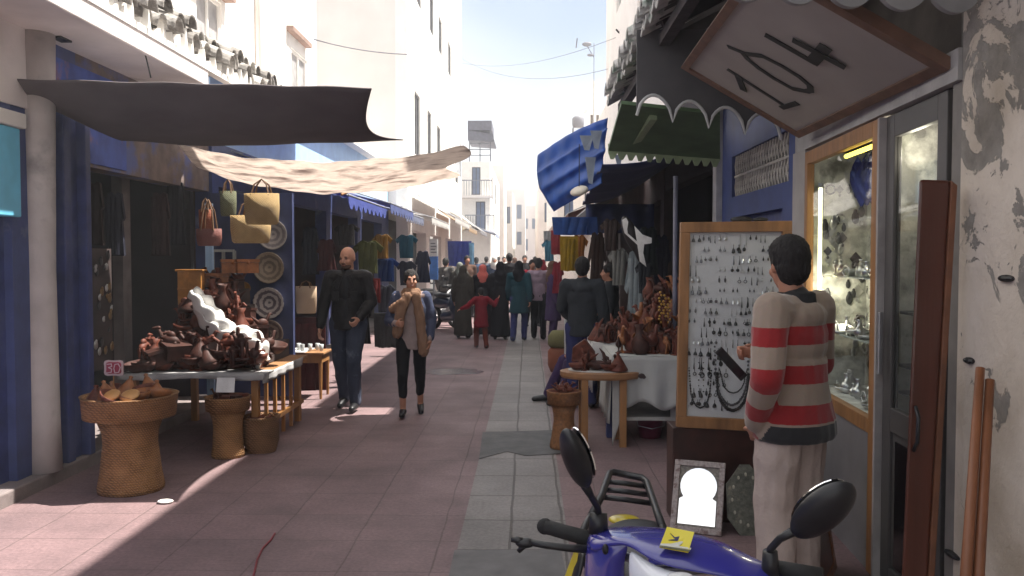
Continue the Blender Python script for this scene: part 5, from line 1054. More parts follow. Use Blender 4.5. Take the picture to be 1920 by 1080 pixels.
# hanging garments
def garment(px, py, Y, w, h, col, label, kind='shirt', ry=0, name=None, cat=None):
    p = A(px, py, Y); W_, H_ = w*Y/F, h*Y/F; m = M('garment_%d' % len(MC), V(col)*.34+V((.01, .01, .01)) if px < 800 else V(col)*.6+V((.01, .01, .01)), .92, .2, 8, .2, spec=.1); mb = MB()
    if kind == 'shirt': pts = [(-.14, .5), (-.22, .5), (-.5, .28), (-.40, .12), (-.27, .24), (-.28, -.5), (.28, -.5), (.27, .24), (.40, .12), (.5, .28), (.22, .5), (.14, .5), (0, .44)]
    elif kind == 'dress': pts = [(-.12, .5), (-.25, .48), (-.45, .1), (-.35, .05), (-.24, .22), (-.42, -.5), (.42, -.5), (.24, .22), (.35, .05), (.45, .1), (.25, .48), (.12, .5), (0, .45)]
    else: pts = [(-.5, .5), (-.46, -.46), (-.1, -.5), (.2, -.47), (.5, -.5), (.48, .5)]
    mb.prism([p+V((a*W_, .02*math.sin(a*9), c*H_)) for a, c in pts], (0, .035, 0)); mb.grid(lambda u, v: p+V(((u-.5)*W_*.54, -.012-.018*abs(math.sin(u*9+v*1.5)), (.42-.9*v)*H_)), 14, 6, .02)
    t = put(mb, name or {'shirt': 'hanging_shirt', 'dress': 'hanging_dress', 'cloth': 'hanging_cloth'}[kind], m, label, cat or {'shirt': 'shirt', 'dress': 'dress', 'cloth': 'cloth'}[kind]); return t
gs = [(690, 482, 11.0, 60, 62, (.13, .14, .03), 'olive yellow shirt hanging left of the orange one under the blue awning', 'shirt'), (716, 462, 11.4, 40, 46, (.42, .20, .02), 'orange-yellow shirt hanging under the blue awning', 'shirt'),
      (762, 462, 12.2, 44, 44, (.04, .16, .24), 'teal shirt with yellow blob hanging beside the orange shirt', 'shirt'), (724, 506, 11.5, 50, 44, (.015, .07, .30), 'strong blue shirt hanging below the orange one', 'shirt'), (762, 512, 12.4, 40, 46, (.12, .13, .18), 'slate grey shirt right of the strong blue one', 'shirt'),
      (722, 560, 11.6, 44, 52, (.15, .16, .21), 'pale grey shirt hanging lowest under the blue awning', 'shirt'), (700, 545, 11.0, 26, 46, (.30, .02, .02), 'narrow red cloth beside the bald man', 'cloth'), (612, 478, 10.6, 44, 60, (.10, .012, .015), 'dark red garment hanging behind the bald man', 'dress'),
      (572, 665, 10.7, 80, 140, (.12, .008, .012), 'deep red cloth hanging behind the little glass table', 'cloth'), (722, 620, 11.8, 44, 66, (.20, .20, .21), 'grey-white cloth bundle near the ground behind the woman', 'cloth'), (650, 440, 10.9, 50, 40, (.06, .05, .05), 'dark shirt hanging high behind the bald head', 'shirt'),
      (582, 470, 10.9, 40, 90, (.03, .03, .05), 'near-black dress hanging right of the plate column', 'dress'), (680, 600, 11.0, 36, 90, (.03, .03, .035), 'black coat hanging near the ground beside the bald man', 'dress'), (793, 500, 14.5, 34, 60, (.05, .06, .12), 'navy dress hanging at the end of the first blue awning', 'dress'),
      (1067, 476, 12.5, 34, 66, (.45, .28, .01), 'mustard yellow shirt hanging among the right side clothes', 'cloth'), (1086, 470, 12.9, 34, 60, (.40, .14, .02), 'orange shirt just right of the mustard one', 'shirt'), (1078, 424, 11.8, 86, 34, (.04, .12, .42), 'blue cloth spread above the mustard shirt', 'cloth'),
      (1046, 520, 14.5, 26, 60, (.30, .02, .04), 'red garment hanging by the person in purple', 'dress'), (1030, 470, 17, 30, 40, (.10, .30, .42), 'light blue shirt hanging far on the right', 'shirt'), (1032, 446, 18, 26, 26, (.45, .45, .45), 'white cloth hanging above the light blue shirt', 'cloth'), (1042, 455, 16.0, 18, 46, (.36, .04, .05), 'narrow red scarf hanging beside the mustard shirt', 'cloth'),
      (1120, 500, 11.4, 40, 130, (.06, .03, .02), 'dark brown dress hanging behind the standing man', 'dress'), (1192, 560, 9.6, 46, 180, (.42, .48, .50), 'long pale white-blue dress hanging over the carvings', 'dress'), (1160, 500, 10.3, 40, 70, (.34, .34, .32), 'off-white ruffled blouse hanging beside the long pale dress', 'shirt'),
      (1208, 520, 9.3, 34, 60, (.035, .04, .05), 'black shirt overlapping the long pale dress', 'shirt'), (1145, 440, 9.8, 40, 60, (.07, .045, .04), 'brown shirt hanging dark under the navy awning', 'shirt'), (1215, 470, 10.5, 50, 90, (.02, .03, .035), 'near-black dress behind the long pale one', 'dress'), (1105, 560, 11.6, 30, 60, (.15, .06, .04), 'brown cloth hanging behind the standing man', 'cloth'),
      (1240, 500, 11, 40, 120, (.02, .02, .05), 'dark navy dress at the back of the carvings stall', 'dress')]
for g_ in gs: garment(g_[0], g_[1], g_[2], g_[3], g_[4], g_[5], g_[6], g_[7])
p = A(1183, 440, 9.0); mb = MB(); mb.ell(p, (.075, .07, .21), Euler((0, R(-22), 0)).to_matrix(), 18, 12); mb.cap(p+V((.06, 0, -.10)), p+V((.10, 0, -.26)), .06, .03); put(mb, 'leather_flask', M('flask_black', (.015, .012, .012), .5), 'black leather flask hanging beside the white hide strips', 'flask', smooth=True)
mb = MB(); mb.prism([A(x, y, 8.85) for x, y in ((1167, 412), (1174, 408), (1178, 416), (1176, 430), (1177, 438), (1171, 436), (1168, 424))], (0, .02, 0)); mb.prism([A(x, y, 8.85) for x, y in ((1190, 424), (1205, 440), (1222, 446), (1222, 456), (1208, 458), (1206, 474), (1212, 500), (1200, 490), (1196, 462))], (0, .02, 0)); mb.prism([A(1173, 434, 8.862), A(1205, 462, 8.862), A(1203, 466, 8.862), A(1171, 437, 8.862)], (0, .015, 0))
put(mb, 'white_hide', M('white_hide', (.75, .74, .70), .8), 'bright white hide strips hanging under the navy awning', 'hide')
garment(862, 476, 24.0, 46, 48, (.03, .06, .42), 'blue sheet hanging like a box front under the far white awning', 'cloth'); garment(884, 478, 23.8, 10, 46, (.25, .50, .75), 'light blue strip at the right edge of the blue sheet', 'cloth')  # second strip is a cloth of a lighter blue
t = empty('tall_sign', A(813, 485, 20.3), 'tall narrow sign, white above and blue below, by the parked motorbikes', 'sign'); p = A(813, 485, 20.3); MB().bx(p.x-.1, p.x+.1, 20.3, 20.36, p.z+.06, p.z+.47).build('white_panel', M('panel_white', (.7, .7, .7), .6), t); MB().bx(p.x-.1, p.x+.1, 20.3, 20.36, p.z-.5, p.z+.055).build('blue_panel', M('panel_blue', (.04, .18, .55), .6), t)
mb = MB()
for i in range(4): mb.bx(p.x-.07, p.x+.07-.03*(i % 2), 20.296, 20.3, p.z+.14+.07*i, p.z+.165+.07*i)
mb.build('marks', m_grey, t); MB().bx(p.x-.02, p.x+.02, 20.32, 20.36, 0, p.z-.5).build('post', m_grey, t)
# left: trinket panel beside the blue posts
t = empty('trinket_rack', (-3.5, 6.95, .9), 'narrow dark rack of glinting trinkets on the blue door beside the pillar', 'rack'); mb = MB(); mb.bx(-3.58, -3.52, 6.78, 7.15, .75, 1.75); mb.build('board', m_brownwall, t)
random.seed(3)
for i in range(26):
    mb = MB(); r = random.uniform(.015, .035); mb.ell((0, 0, 0), (.008, r, r*1.2), None, 10, 6); mb.ell((.004, 0, r), (.008, r*.4, r*.4), None, 8, 5)
    o = put(mb, 'trinket', [m_silver, M('dull_brass', (.25, .16, .08), .35, .3, 20, metal=.7), m_blackj][i % 3], ['silvery', 'brassy', 'blackened'][i % 3]+' oval trinket hanging on the narrow dark rack by the pillar', 'trinket', 'trinkets on the narrow dark rack', smooth=True); o.location = (-3.51, 6.82+.3*random.random(), .85+.85*random.random())
# ---- right side stalls
t = empty('stall_table', (1.15, 7.9, 0), 'white-legged table under a white cloth piled with red-brown carvings on the right', 'table')
MB().bx(.80, 1.75, 7.6, 8.5, .76, .785).build('tabletop', M('white_paint', (.42, .41, .38), .7), t)
for x in (.86, 1.30, 1.7):
    for y in (7.64, 8.44): MB().bx(x-.022, x+.022, y-.022, y+.022, 0, .76).build('leg', MC['white_paint'], t)
MB().bx(.82, 1.72, 7.62, 8.46, .215, .245).build('lower_shelf', MC['white_paint'], t)
def ftc(u, v):
    x = .75+1.02*u; d = (.34+.10*math.sin(u*3+.5)+.04*math.sin(u*17))*v; w = .025*math.sin(u*28+1)*v+.02*math.sin(u*11)*v
    if u < .10: d += (.10-u)/.10*.42*v
    return (x, 7.565-.03*v+w, .795-d)
mb = MB(); mb.grid(ftc, 70, 12, .006); mb.grid(lambda u, v: (.75+1.02*u, 7.565+.95*v, .795+.003*math.sin(u*20)), 10, 6, -.006); mb.grid(lambda u, v: (.75-.02*math.sin(u*22)*v-.02*v, 7.565+.95*u, .795-.6*v), 30, 8, -.006)
put(mb, 'tablecloth', M('grey_white_cotton', (.42, .42, .40), .95, .07, 5, .2, spec=.1), 'wrinkled white cloth hanging over the carvings table on the right', 'cloth', smooth=True)
p = A(1203, 705, 7.5); mb = MB(); mb.ell(p, (.03, .006, .024), n=8, m=6); mb.ell(p+V((.02, -.002, -.01)), (.018, .006, .015), n=8, m=6); put(mb, 'cloth_badge', m_brownwall, 'small dark badge on the front of the wrinkled white cloth', 'badge')
t = empty('round_table', (.76, 7.62, 0), 'low honey-coloured wooden table in front of the white cloth', 'table')
mb = MB(); mb.lathe([(.36, .60), (.37, .62), (.37, .655), (.35, .66)], (.66, 7.68, 0), 32, 1, .7); mb.build('tabletop', m_woodx, t, smooth=False)
for x, y in ((.50, 7.50), (.84, 7.52), (.50, 7.86), (.84, 7.86)): MB().bx(x-.03, x+.03, y-.03, y+.03, 0, .60).build('leg', m_wood, t)
mb = MB(); mb.lathe([(.30, .662), (.30, .668)], (.66, 7.68, 0), 28, 1, .66); put(mb, 'cloth_mat', m_clothw, 'white mat on the low honey-coloured table', 'mat')
pedestal(1057, 830, 7.45, .50, .15, .09, .12, 'slender woven basket stand at the corner of the right side tables', M('ochre_wicker', (.25, .11, .04), .7, .3, 40, .4), 'basket_stand')
p = A(1148, 780, 7.9); MB_ = MB(); MB_.bx(p.x-.05, p.x+.03, 7.9, 8.0, 0, .6); put(MB_, 'blue_plank', m_blue, 'blue plank standing behind the low honey-coloured table', 'plank')
t = empty('bucket', (1.12, 7.95, 0), 'dark pink bucket on the ground under the carvings table', 'bucket'); mb = MB(); mb.lathe([(.10, .0), (.13, .19), (.14, .20), (.125, .2), (.09, .02)], (1.14, 7.95, 0), 20); mb.build('body', M('pink_plastic', (.16, .02, .05), .4), t, smooth=True); mb = MB(); mb.tube([(1.01, 7.95, .19), (1.02, 7.86, .12), (1.14, 7.82, .10), (1.26, 7.86, .12), (1.27, 7.95, .19)], .004, 5); mb.build('handle', m_metal, t)
mb = MB(); mb.bx(.80, 1.3, 8.7, 9.5, .70, .73); t = empty('back_table', (1.05, 9.1, 0), 'second cloth-covered table behind the carvings table', 'table'); mb.build('tabletop', m_woodx, t)
for x in (.84, 1.26):
    for y in (8.74, 9.46): MB().bx(x-.02, x+.02, y-.02, y+.02, 0, .70).build('leg', m_wood, t)
mb = MB(); mb.grid(lambda u, v: (.66+.7*u, 8.66+.012*math.sin(u*40)*v, .80-.35*v), 40, 4, .006); mb.grid(lambda u, v: (.66-.01*math.sin(u*40)*v, 8.66+.9*u, .80-.5*v), 40, 4, -.006); mb.grid(lambda u, v: (.66+.7*u, 8.66+.9*v, .80), 4, 4, -.006); put(mb, 'tablecloth', m_clothw, 'pale cloth over the second table behind the carvings', 'cloth', smooth=True)
mb = MB(); mb.grid(lambda u, v: (A(1058, 600, 11).x+.02*math.sin(u*20)+.12*u, 11+.2*u, .92-.85*v), 20, 8, .01); put(mb, 'hanging_cloth', m_clothw, 'white striped cloth hanging left of the man in the grey jacket', 'cloth', smooth=True)
random.seed(21); gr = 'carvings piled on the right side table'
for lvl, (x0, x1, y0, y1, z, n) in enumerate(((.80, 1.6, 7.65, 7.85, .80, 20), (.84, 1.6, 7.85, 8.1, .88, 20), (.92, 1.6, 8.05, 8.3, .99, 18), (1.08, 1.6, 8.2, 8.4, 1.12, 14), (1.18, 1.6, 8.3, 8.45, 1.25, 10))):
    for i in range(n):
        k = random.choice([2, 5, 6, 2, 5, 3, 6, 4]); mi = random.choice([0, 0, 0, 1, 2]); ware(k, mi, (x0+(x1-x0)*(i+random.random())/n, random.uniform(y0, y1), z), random.uniform(0, 6.3), random.uniform(.9, 1.45), '%s %s in the %s layer of the pile on the right white table' % (COL[mi], KINDS[k][0].replace('_', ' '), ['lowest', 'second', 'third', 'fourth', 'topmost'][lvl]), gr, tilt=random.uniform(-.35, .35))
mb = MB(); mb.bx(.95, 1.72, 8.05, 8.48, .79, .96); mb.bx(1.12, 1.72, 8.2, 8.48, .96, 1.10); mb.bx(1.2, 1.72, 8.3, 8.48, 1.1, 1.24); put(mb, 'stepped_stand', m_brownwall, 'dark steps under the carvings on the right side white table', 'stand')
for i in range(14):
    k = random.choice([2, 6, 0, 4, 5]); ware(k, i % 2, (.42+.42*random.random(), 7.55+.26*random.random(), .67), random.uniform(0, 6), random.uniform(.7, 1.1), '%s %s on the low honey-coloured table' % (COL[i % 2], KINDS[k][0].replace('_', ' ')), 'carvings on the low honey-coloured table')
for i in range(16):
    k = random.choice([2, 6, 4, 5]); ware(k, i % 2, (.70+.5*random.random(), 8.72+.25*random.random(), .81), random.uniform(0, 6), random.uniform(.9, 1.4), '%s %s on the second cloth-covered table' % (COL[i % 2], KINDS[k][0].replace('_', ' ')), 'carvings on the second table')
p = A(1100, 662, 7.75); mb = MB(); mb.prism([p+V((-.14, 0, -.08)), p+V((-.13, 0, .05)), p+V((-.02, .05, .12)), p+V((.07, .05, .0)), p+V((.08, 0, -.09))], (.02, .12, 0)); put(mb, 'wooden_wedge', wood(0), 'large red-brown angular carving on the low honey-coloured table', 'carving', bevel=.01)
for i in range(6): ware([0, 2, 6][i % 3], 0, (A(1057, 740, 7.45).x+.07*math.cos(i*1.1), 7.45+.07*math.sin(i*1.1), .46), i, .7, 'red-brown %s in the slender basket stand' % KINDS[[0, 2, 6][i % 3]][0].replace('_', ' '), 'wares in the slender basket stand')
m_bead = M('yellow_beads', (.5, .28, .04), .4)
for j in range(3):
    mb = MB(); p = A(1238+j*8, 548+j*6, 8.0)
    for k in range(11): mb.ell(p+V((.012*math.sin(k*2), 0, -.028*k)), (.012, .012, .012), None, 8, 5)
    put(mb, 'bead_string', m_bead, 'string of yellow beads against the dark carvings, %s of three' % ['left', 'middle', 'right'][j], 'beads', smooth=True)
c = A(1040, 600, 12.5); mb = MB(); mb.lathe([(.16, 0), (.2, .1), (.2, .3), (.15, .36)], (c.x+.1, 12.5, 0), 16); put(mb, 'sack', fab('rust_sack', (.22, .08, .05)), 'rust and green sack standing by the right stalls', 'sack', smooth=True)
mb = MB(); mb.lathe([(.17, .36), (.2, .4), (.2, .52), (.14, .60)], (c.x+.1, 12.5, 0), 16); put(mb, 'green_sack', fab('green_sack', (.14, .13, .06)), 'olive sack lying on top of the rust one', 'sack', smooth=True)
# ---- earring board
bd = empty('earring_board', (1.3, 5.38, .6), 'tall wood-framed glass board of earrings in front of the blue shopfront', 'display board')
Y0 = 5.36; b0, b1, b2, b3 = A(1268, 800, Y0), A(1483, 812, Y0+.02), A(1484, 414, Y0), A(1276, 417, Y0)
L = lambda u, v, o=0: b0.lerp(b1, u).lerp(b3.lerp(b2, u), v)+V((0, o, 0))
mb = MB()
for a, c in (((0, 0), (1, .055)), ((0, .95), (1, 1)), ((0, .055), (.085, .95)), ((.915, .055), (1, .95))): mb.prism([L(a[0], a[1], -.02), L(c[0], a[1], -.02), L(c[0], c[1], -.02), L(a[0], c[1], -.02)], (0, .05, 0))
mb.build('frame', M('board_wood', (.27, .135, .055), .5, .35, 14, .15, stretch=(1, 1, .2)), bd, bevel=.004)
mb = MB(); mb.prism([L(.08, .05, .012), L(.92, .05, .012), L(.92, .955, .012), L(.08, .955, .012)], (0, .01, 0)); mb.build('backing', M('board_backing', (.66, .66, .67), .8, .06, 4), bd)
mb = MB(); mb.prism([L(.08, .05, -.010), L(.92, .05, -.010), L(.92, .955, -.010), L(.08, .955, -.010)], (0, .004, 0)); mb.build('glass', glass('board_glass', (.98, .99, .99), .1, 0), bd)
mb = MB(); mb.ell(L(.55, 1.0)+V((0, 0, .012)), (.07, .02, .02)); mb.ell(L(.72, 1.0)+V((0, 0, .01)), (.05, .02, .015)); mb.build('latch', m_blackj, bd)
mb = MB(); mb.bx(b0.x-.02, b1.x+.05, 5.36, 5.6, 0, b0.z-.008); put(mb, 'low_cabinet', M('dark_brown_panel', (.04, .014, .01), .45, .4, 8), 'dark brown low cabinet carrying the framed earring board', 'cabinet', bevel=.006)
random.seed(9); PE = []
def ear(kind):
    mb = MB()
    for x in (-.013, .013):
        mb.tube([(x, 0, .012), (x, -.003, .016), (x, 0, .004)], .0012, 5)
        if kind == 0: mb.ell((x, 0, 0), (.005, .003, .009), None, 8, 6)
        elif kind == 1: mb.lathe([(.001, .004), (.006, -.004), (.008, -.014), (.001, -.016)], (x, 0, 0), 8)
        elif kind == 2: mb.tube([(x+.007*math.cos(a/8*6.28), 0, -.006+.007*math.sin(a/8*6.28)) for a in range(9)], .0018, 5)
        elif kind == 3: mb.tube([(x, 0, .004), (x, 0, -.02)], [.001, .0035], 6); mb.ell((x, 0, -.022), (.004, .003, .004), None, 8, 6)
        else: mb.ell((x, 0, -.002), (.008, .003, .008), None, 10, 6)
    return mb
me_ = [m_silver, m_blackj, M('grey_metal', (.16, .16, .17), .4, .3, 30, metal=.6)]
rows = 17
for r_ in range(rows):
    v = .92-.05*r_; n = 9; skip = v < .42
    for i in range(n):
        u = .15+.086*i+random.uniform(-.03, .03)
        if random.random() < .16 or (v < .40 and u > .42): continue
        k = random.randrange(5); mi = 1 if r_ in (8, 9) and random.random() < .8 else random.choice([0, 1, 2, 2]) if v > .4 else 1; key = ('e', k, mi)
        if key not in PROTO: PROTO[key] = ear(k).build('earring_pair', me_[mi])
        else: o = PROTO[key].copy(); C.objects.link(o); PROTO[('cur',)] = o
        o = PROTO[key] if not any(q is PROTO[key] for q in PE) else PROTO[('cur',)]; PE.append(o); o.location = L(u, v, .004); s = random.uniform(1.0, 1.5)*(1.25 if v < .4 else 1); o.scale = (s, 1, s*random.uniform(.9, 1.3)); tag(o, '%s earring pair on the framed board, %s' % (['silver', 'black', 'grey'][mi], ['stud shaped', 'bell shaped', 'hoop shaped', 'long drop shaped', 'round disc shaped'][k]), 'earrings', 'earrings on the framed board')
def chain(pts, r, label, m=None):
    mb = MB(); q = [OP(x, y, L(.5, .5, .002), V((0, -1, 0))) for x, y in pts]; P_ = []
    for i in range(len(q)-1):
        for k in range(6): P_.append(q[i].lerp(q[i+1], k/6))
    for i, p in enumerate(P_): mb.ell(p, (r*(1+.3*(i % 2)), .003, r*(1+.3*(i % 2))), None, 6, 4)
    put(mb, 'necklace', m or m_blackj, label, 'necklace')
def cur(cx, cy, w, h, n=8): return [(cx+w/2*math.cos(math.pi*(1+i/n)), cy-h*math.sin(math.pi*(1+i/n))) for i in range(n+1)]
chain([(1292, 690)]+cur(1313, 720, 38, 45)+[(1334, 690)], .0045, 'thin dark necklace looping at the lower left of the earring board'); chain([(1340, 650)]+cur(1372, 700, 60, 60)+[(1404, 655)], .007, 'thick grey necklace in the middle of the earring board', me_[2]); chain([(1348, 690)]+cur(1375, 705, 44, 32)+[(1402, 690)], .004, 'inner thin necklace above the thick grey one'); chain([(1345, 700)]+cur(1374, 715, 60, 55)+[(1403, 700)], .009, 'widest black necklace lowest on the earring board')
for i, x in enumerate((1310, 1319)): chain([(x, 680), (x, 745)], .004, 'straight dark bead strand, %s of two on the earring board' % ['left', 'right'][i])
# ---- mirrors on the ground
def key(cx, cy, r, w, h):
    o = [(cx-w/2, cy-h), (cx+w/2, cy-h), (cx+w/2, cy-r*.75)]
    a0 = math.asin(-.62)
    for i in range(19): a = a0+(math.pi-2*a0)*i/18; o.append((cx+r*math.cos(a), cy+r*math.sin(a)))
    o.append((cx-w/2, cy-r*.75)); return o
def leaning(name, px0, px1, y, Y, Hm, tilt, label, cat, rz=0):
    p, q = A(px0, y, Y), A(px1, y, Y); t = empty(name, ((p.x+q.x)/2, Y, 0), label, cat); t.rotation_euler = (R(-tilt), 0, R(rz)); return t, (q.x-p.x)
t, w_ = leaning('keyhole_mirror', 1256, 1352, 990, 5.15, .43, 24, 'bone-framed keyhole mirror leaning on the low cabinet, blazing with sky', 'mirror', -20); Hm = .44
def lb(x0, x1, z0, z1, y0, y1): return MB().bx(x0, x1, y0, y1, z0, z1)
mb = MB(); h2_ = w_/2
for a in ((-h2_, h2_, 0, .035), (-h2_, h2_, Hm-.035, Hm), (-h2_, -h2_+.035, .035, Hm-.035), (h2_-.035, h2_, .035, Hm-.035)): mb.bx(a[0], a[1], -.015, .015, a[2], a[3])
mb.build('frame', M('bone_inlay', (.36, .31, .29), .6, .3, 60, .2, col2=(.16, .10, .09), patch=.58), t, world=False, bevel=.003)
mb = MB(); mb.bx(-h2_+.035, h2_-.035, -.002, .010, .035, Hm-.035); mb.build('inlay', M('spandrel', (.20, .18, .15), .6, .5, 60), t, world=False)
m_mir = bpy.data.materials.new('mirror_glass'); m_mir.use_nodes = True; b = m_mir.node_tree.nodes['Principled BSDF']; b.inputs['Metallic'].default_value = 1; b.inputs['Roughness'].default_value = .01; b.inputs['Base Color'].default_value = (.96, .97, .97, 1)
mb = MB(); mb.prism([(x, -.006, z) for x, z in key(0, Hm-.155, .112, .225, .235)], (0, .003, 0)); mb.build('glass', m_mir, t, world=False)
t, w2 = leaning('octagonal_tray', 1366, 1440, 985, 5.12, .42, 14, 'dull green-grey octagonal inlaid panel leaning beside the keyhole mirror', 'panel'); W2 = w2/2; H2 = .42
po = [(-W2, .10), (-W2+.07, .0), (W2-.07, 0), (W2, .10), (W2, H2-.12), (W2-.09, H2), (-W2+.09, H2), (-W2, H2-.12)]
mb = MB(); mb.prism([(x, -.01, z) for x, z in po], (0, .02, 0)); mb.build('board', M('inlay_green', (.12, .125, .10), .5, .4, 40, .2, col2=(.30, .28, .20), patch=.63), t, world=False); mb = MB()
for i in range(12): a = i*.524; mb.ell((.11*math.cos(a)*.8, -.012, H2/2+.15*math.sin(a)), (.008, .004, .012), None, 8, 5)
mb.build('inlay', M('inlay_bone', (.40, .38, .30), .5), t, world=False)
t, w3 = leaning('picture_frame', 1500, 1600, 1080, 4.35, .5, 10, 'brown frame with gilt corner leaning on the grey shop panel behind the sweater man', 'frame', 62); W3 = .28; H3 = .56
t.location.x += .0; mb = MB()
for a in ((-W3, W3, 0, .04), (-W3, W3, H3-.04, H3), (-W3, -W3+.04, .04, H3-.04), (W3-.04, W3, .04, H3-.04)): mb.bx(a[0], a[1], -.012, .012, a[2], a[3])
mb.build('frame', m_owood, t, world=False); mb = MB(); mb.bx(-W3+.04, W3-.04, -.004, .006, .04, H3-.04); mb.build('backing', m_dwood, t, world=False)
mb = MB(); mb.bx(-W3+.005, -W3+.10, -.016, -.011, H3-.035, H3-.005); mb.bx(-W3+.005, -W3+.03, -.016, -.011, H3-.12, H3-.04); mb.build('gilt_corner', M('gilt', (.6, .3, .05), .3, metal=.6), t, world=False)
# ---- shop window silver
random.seed(17)
def sil(k):
    mb = MB()
    if k == 0: mb.tube([(0, .028*math.cos(a/12*6.283), .028*math.sin(a/12*6.283)) for a in range(13)], .006, 6)
    elif k == 1: mb.ell((0, 0, 0), (.006, .018, .03), None, 10, 6); mb.ell((0, 0, .03), (.005, .01, .01), None, 8, 5)
    elif k == 2: mb.lathe([(.02, 0), (.035, .03), (.03, .05), (.015, .06), (.012, .09), (.02, .10)], n=14)
    elif k == 3: mb.lathe([(.03, 0), (.07, .015), (.075, .03), (.07, .028), (.03, .006)], n=18)
    else: mb.prism([(0, -.03, 0), (0, 0, -.035), (0, .03, 0), (0, 0, .035)], (.006, 0, 0)); mb.ell((0, 0, -.045), (.006, .01, .012), None, 8, 5)
    return mb
nm = ['bracelet', 'pendant', 'silver_pot', 'silver_dish', 'brooch']
def silver(k, loc, s, lab, grp, mi=0):
    key = ('s', k, mi)
    if key not in PROTO: o = PROTO[key] = sil(k).build(nm[k], me_[mi], smooth=k != 4)
    else: o = PROTO[key].copy(); C.objects.link(o)
    o.location = loc; o.scale = (s, s, s); o.rotation_euler = (random.uniform(-.3, .3), 0, random.uniform(-.4, .4)); tag(o, lab, nm[k].replace('_', ' '), grp)
for i in range(96):
    y = random.uniform(4.62, 5.82); z = random.uniform(.95, 2.0); k = random.choice([0, 1, 1, 4]); mi = random.choice([0, 0, 2, 1]); silver(k, (rp(y)+.40-.006, y, z), random.uniform(.8, 1.6), '%s %s hanging at the back of the jewellery window' % (['silver', 'black', 'grey'][mi], nm[k]), 'jewellery hanging in the shop window', mi)
for z in (.802, 1.189, 1.559):
    for i in range(22):
        y = 4.62+1.2*(i+.5)/22; k = random.choice([2, 3, 0, 2]); silver(k, (rp(y)+random.uniform(.14, .34), y, z+(.03 if k == 0 else 0)), random.uniform(.7, 1.3), 'shiny %s standing on the %s of the jewellery window' % (nm[k].replace('_', ' '), {.802: 'floor', 1.189: 'lower glass shelf', 1.559: 'upper glass shelf'}[z]), 'silverware standing in the shop window')
for i in range(26):
    y = random.uniform(3.82, 4.3); z = random.choice([1.136, .996, .876, 1.406]); k = random.choice([2, 3, 2]); silver(k, (rp(y)+random.uniform(.14, .24), y, z), random.uniform(.6, .9), 'small %s on a dark shelf behind the glazed door' % nm[k].replace('_', ' '), 'silverware behind the glazed door', random.choice([0, 2]))
for j, (px, y0, y1) in enumerate(((1678, 300, 385), (1690, 385, 470))):
    mb = MB(); pts = []
    for i in range(17):
        u = i/16; pts.append(OP(px-24+44*u, y0+(y1-y0)*(1-(2*u-1)**2)**.9 if True else 0, V((rp(4.0)+.285, 4.0, 2)), V((-1, .06, 0)).normalized()))
    mb.tube(pts, .007, 6); put(mb, 'necklace', m_blackj, 'dark necklace on the board behind the glazed door, %s of two' % ['upper', 'lower'][j], 'necklace', smooth=True)
mb = pr_camel(); mb.v = [V((v.y*1.0, v.x, v.z)) for v in mb.v]; mb.v = [V((v.y, v.x, v.z))*1.0 for v in mb.v]; o = put(mb, 'carved_camel', M('camel_tan', (.22, .14, .10), .6), 'tan carved animal standing on the upper shelf behind the glazed door', 'figurine', smooth=True); o.location = (rp(4.0)+.18, 4.08, 1.412); o.scale = (1.1,)*3
# lit tube in the window
tb = empty('tube_lamp', (rp(5.8)+.05, 5.8, 1.2), 'glowing pale yellow vertical tube at the far edge of the jewellery window', 'lamp'); p, q = A(1517, 352, 5.78), A(1517, 560, 5.78); mb = MB(); x_ = rp(5.78)+.07; mb.tube([(x_, 5.78, q.z), (x_, 5.78, p.z)], .013, 10); mb.build('tube', M('tube_glow', (1, .93, .55), .5, 0, emit=1.6), tb, smooth=True); mb = MB(); [mb.lathe([(.016, z), (.016, z+.03)], (x_, 5.78, 0), 10) for z in (q.z-.03, p.z)]; mb.build('cap', m_metal, tb)
tb = empty('tube_lamp', (rp(4.8)+.05, 4.8, 2.28), 'yellow lit strip along the top of the jewellery window', 'lamp'); mb = MB(); mb.tube([(rp(4.62)+.06, 4.62, 2.285), (rp(5.2)+.06, 5.2, 2.285)], .013, 10); mb.build('tube', M('strip_glow', (1, .82, .12), .5, 0, emit=1.6), tb, smooth=True); mb = MB(); mb.bx(rp(4.6)+.045, rp(4.6)+.08, 4.60, 4.618, 2.27, 2.30); mb.build('cap', m_metal, tb)

def case_light(name, loc, w, col=(1, .9, .72)):
    l = bpy.data.lights.new(name, 'POINT'); l.energy = w; l.shadow_soft_size = .04; l.color = col; o = bpy.data.objects.new(name, l); C.objects.link(o); o.location = loc
case_light('window_tube_light', (rp(5.7)+.14, 5.72, 1.5), 1.3); case_light('window_strip_light', (rp(4.9)+.14, 4.9, 2.24), 1.4); case_light('door_fill_light', (rp(4.1)+.16, 4.3, 2.2), 1.2)  # window lights back the two lit tubes; the door light is added fill

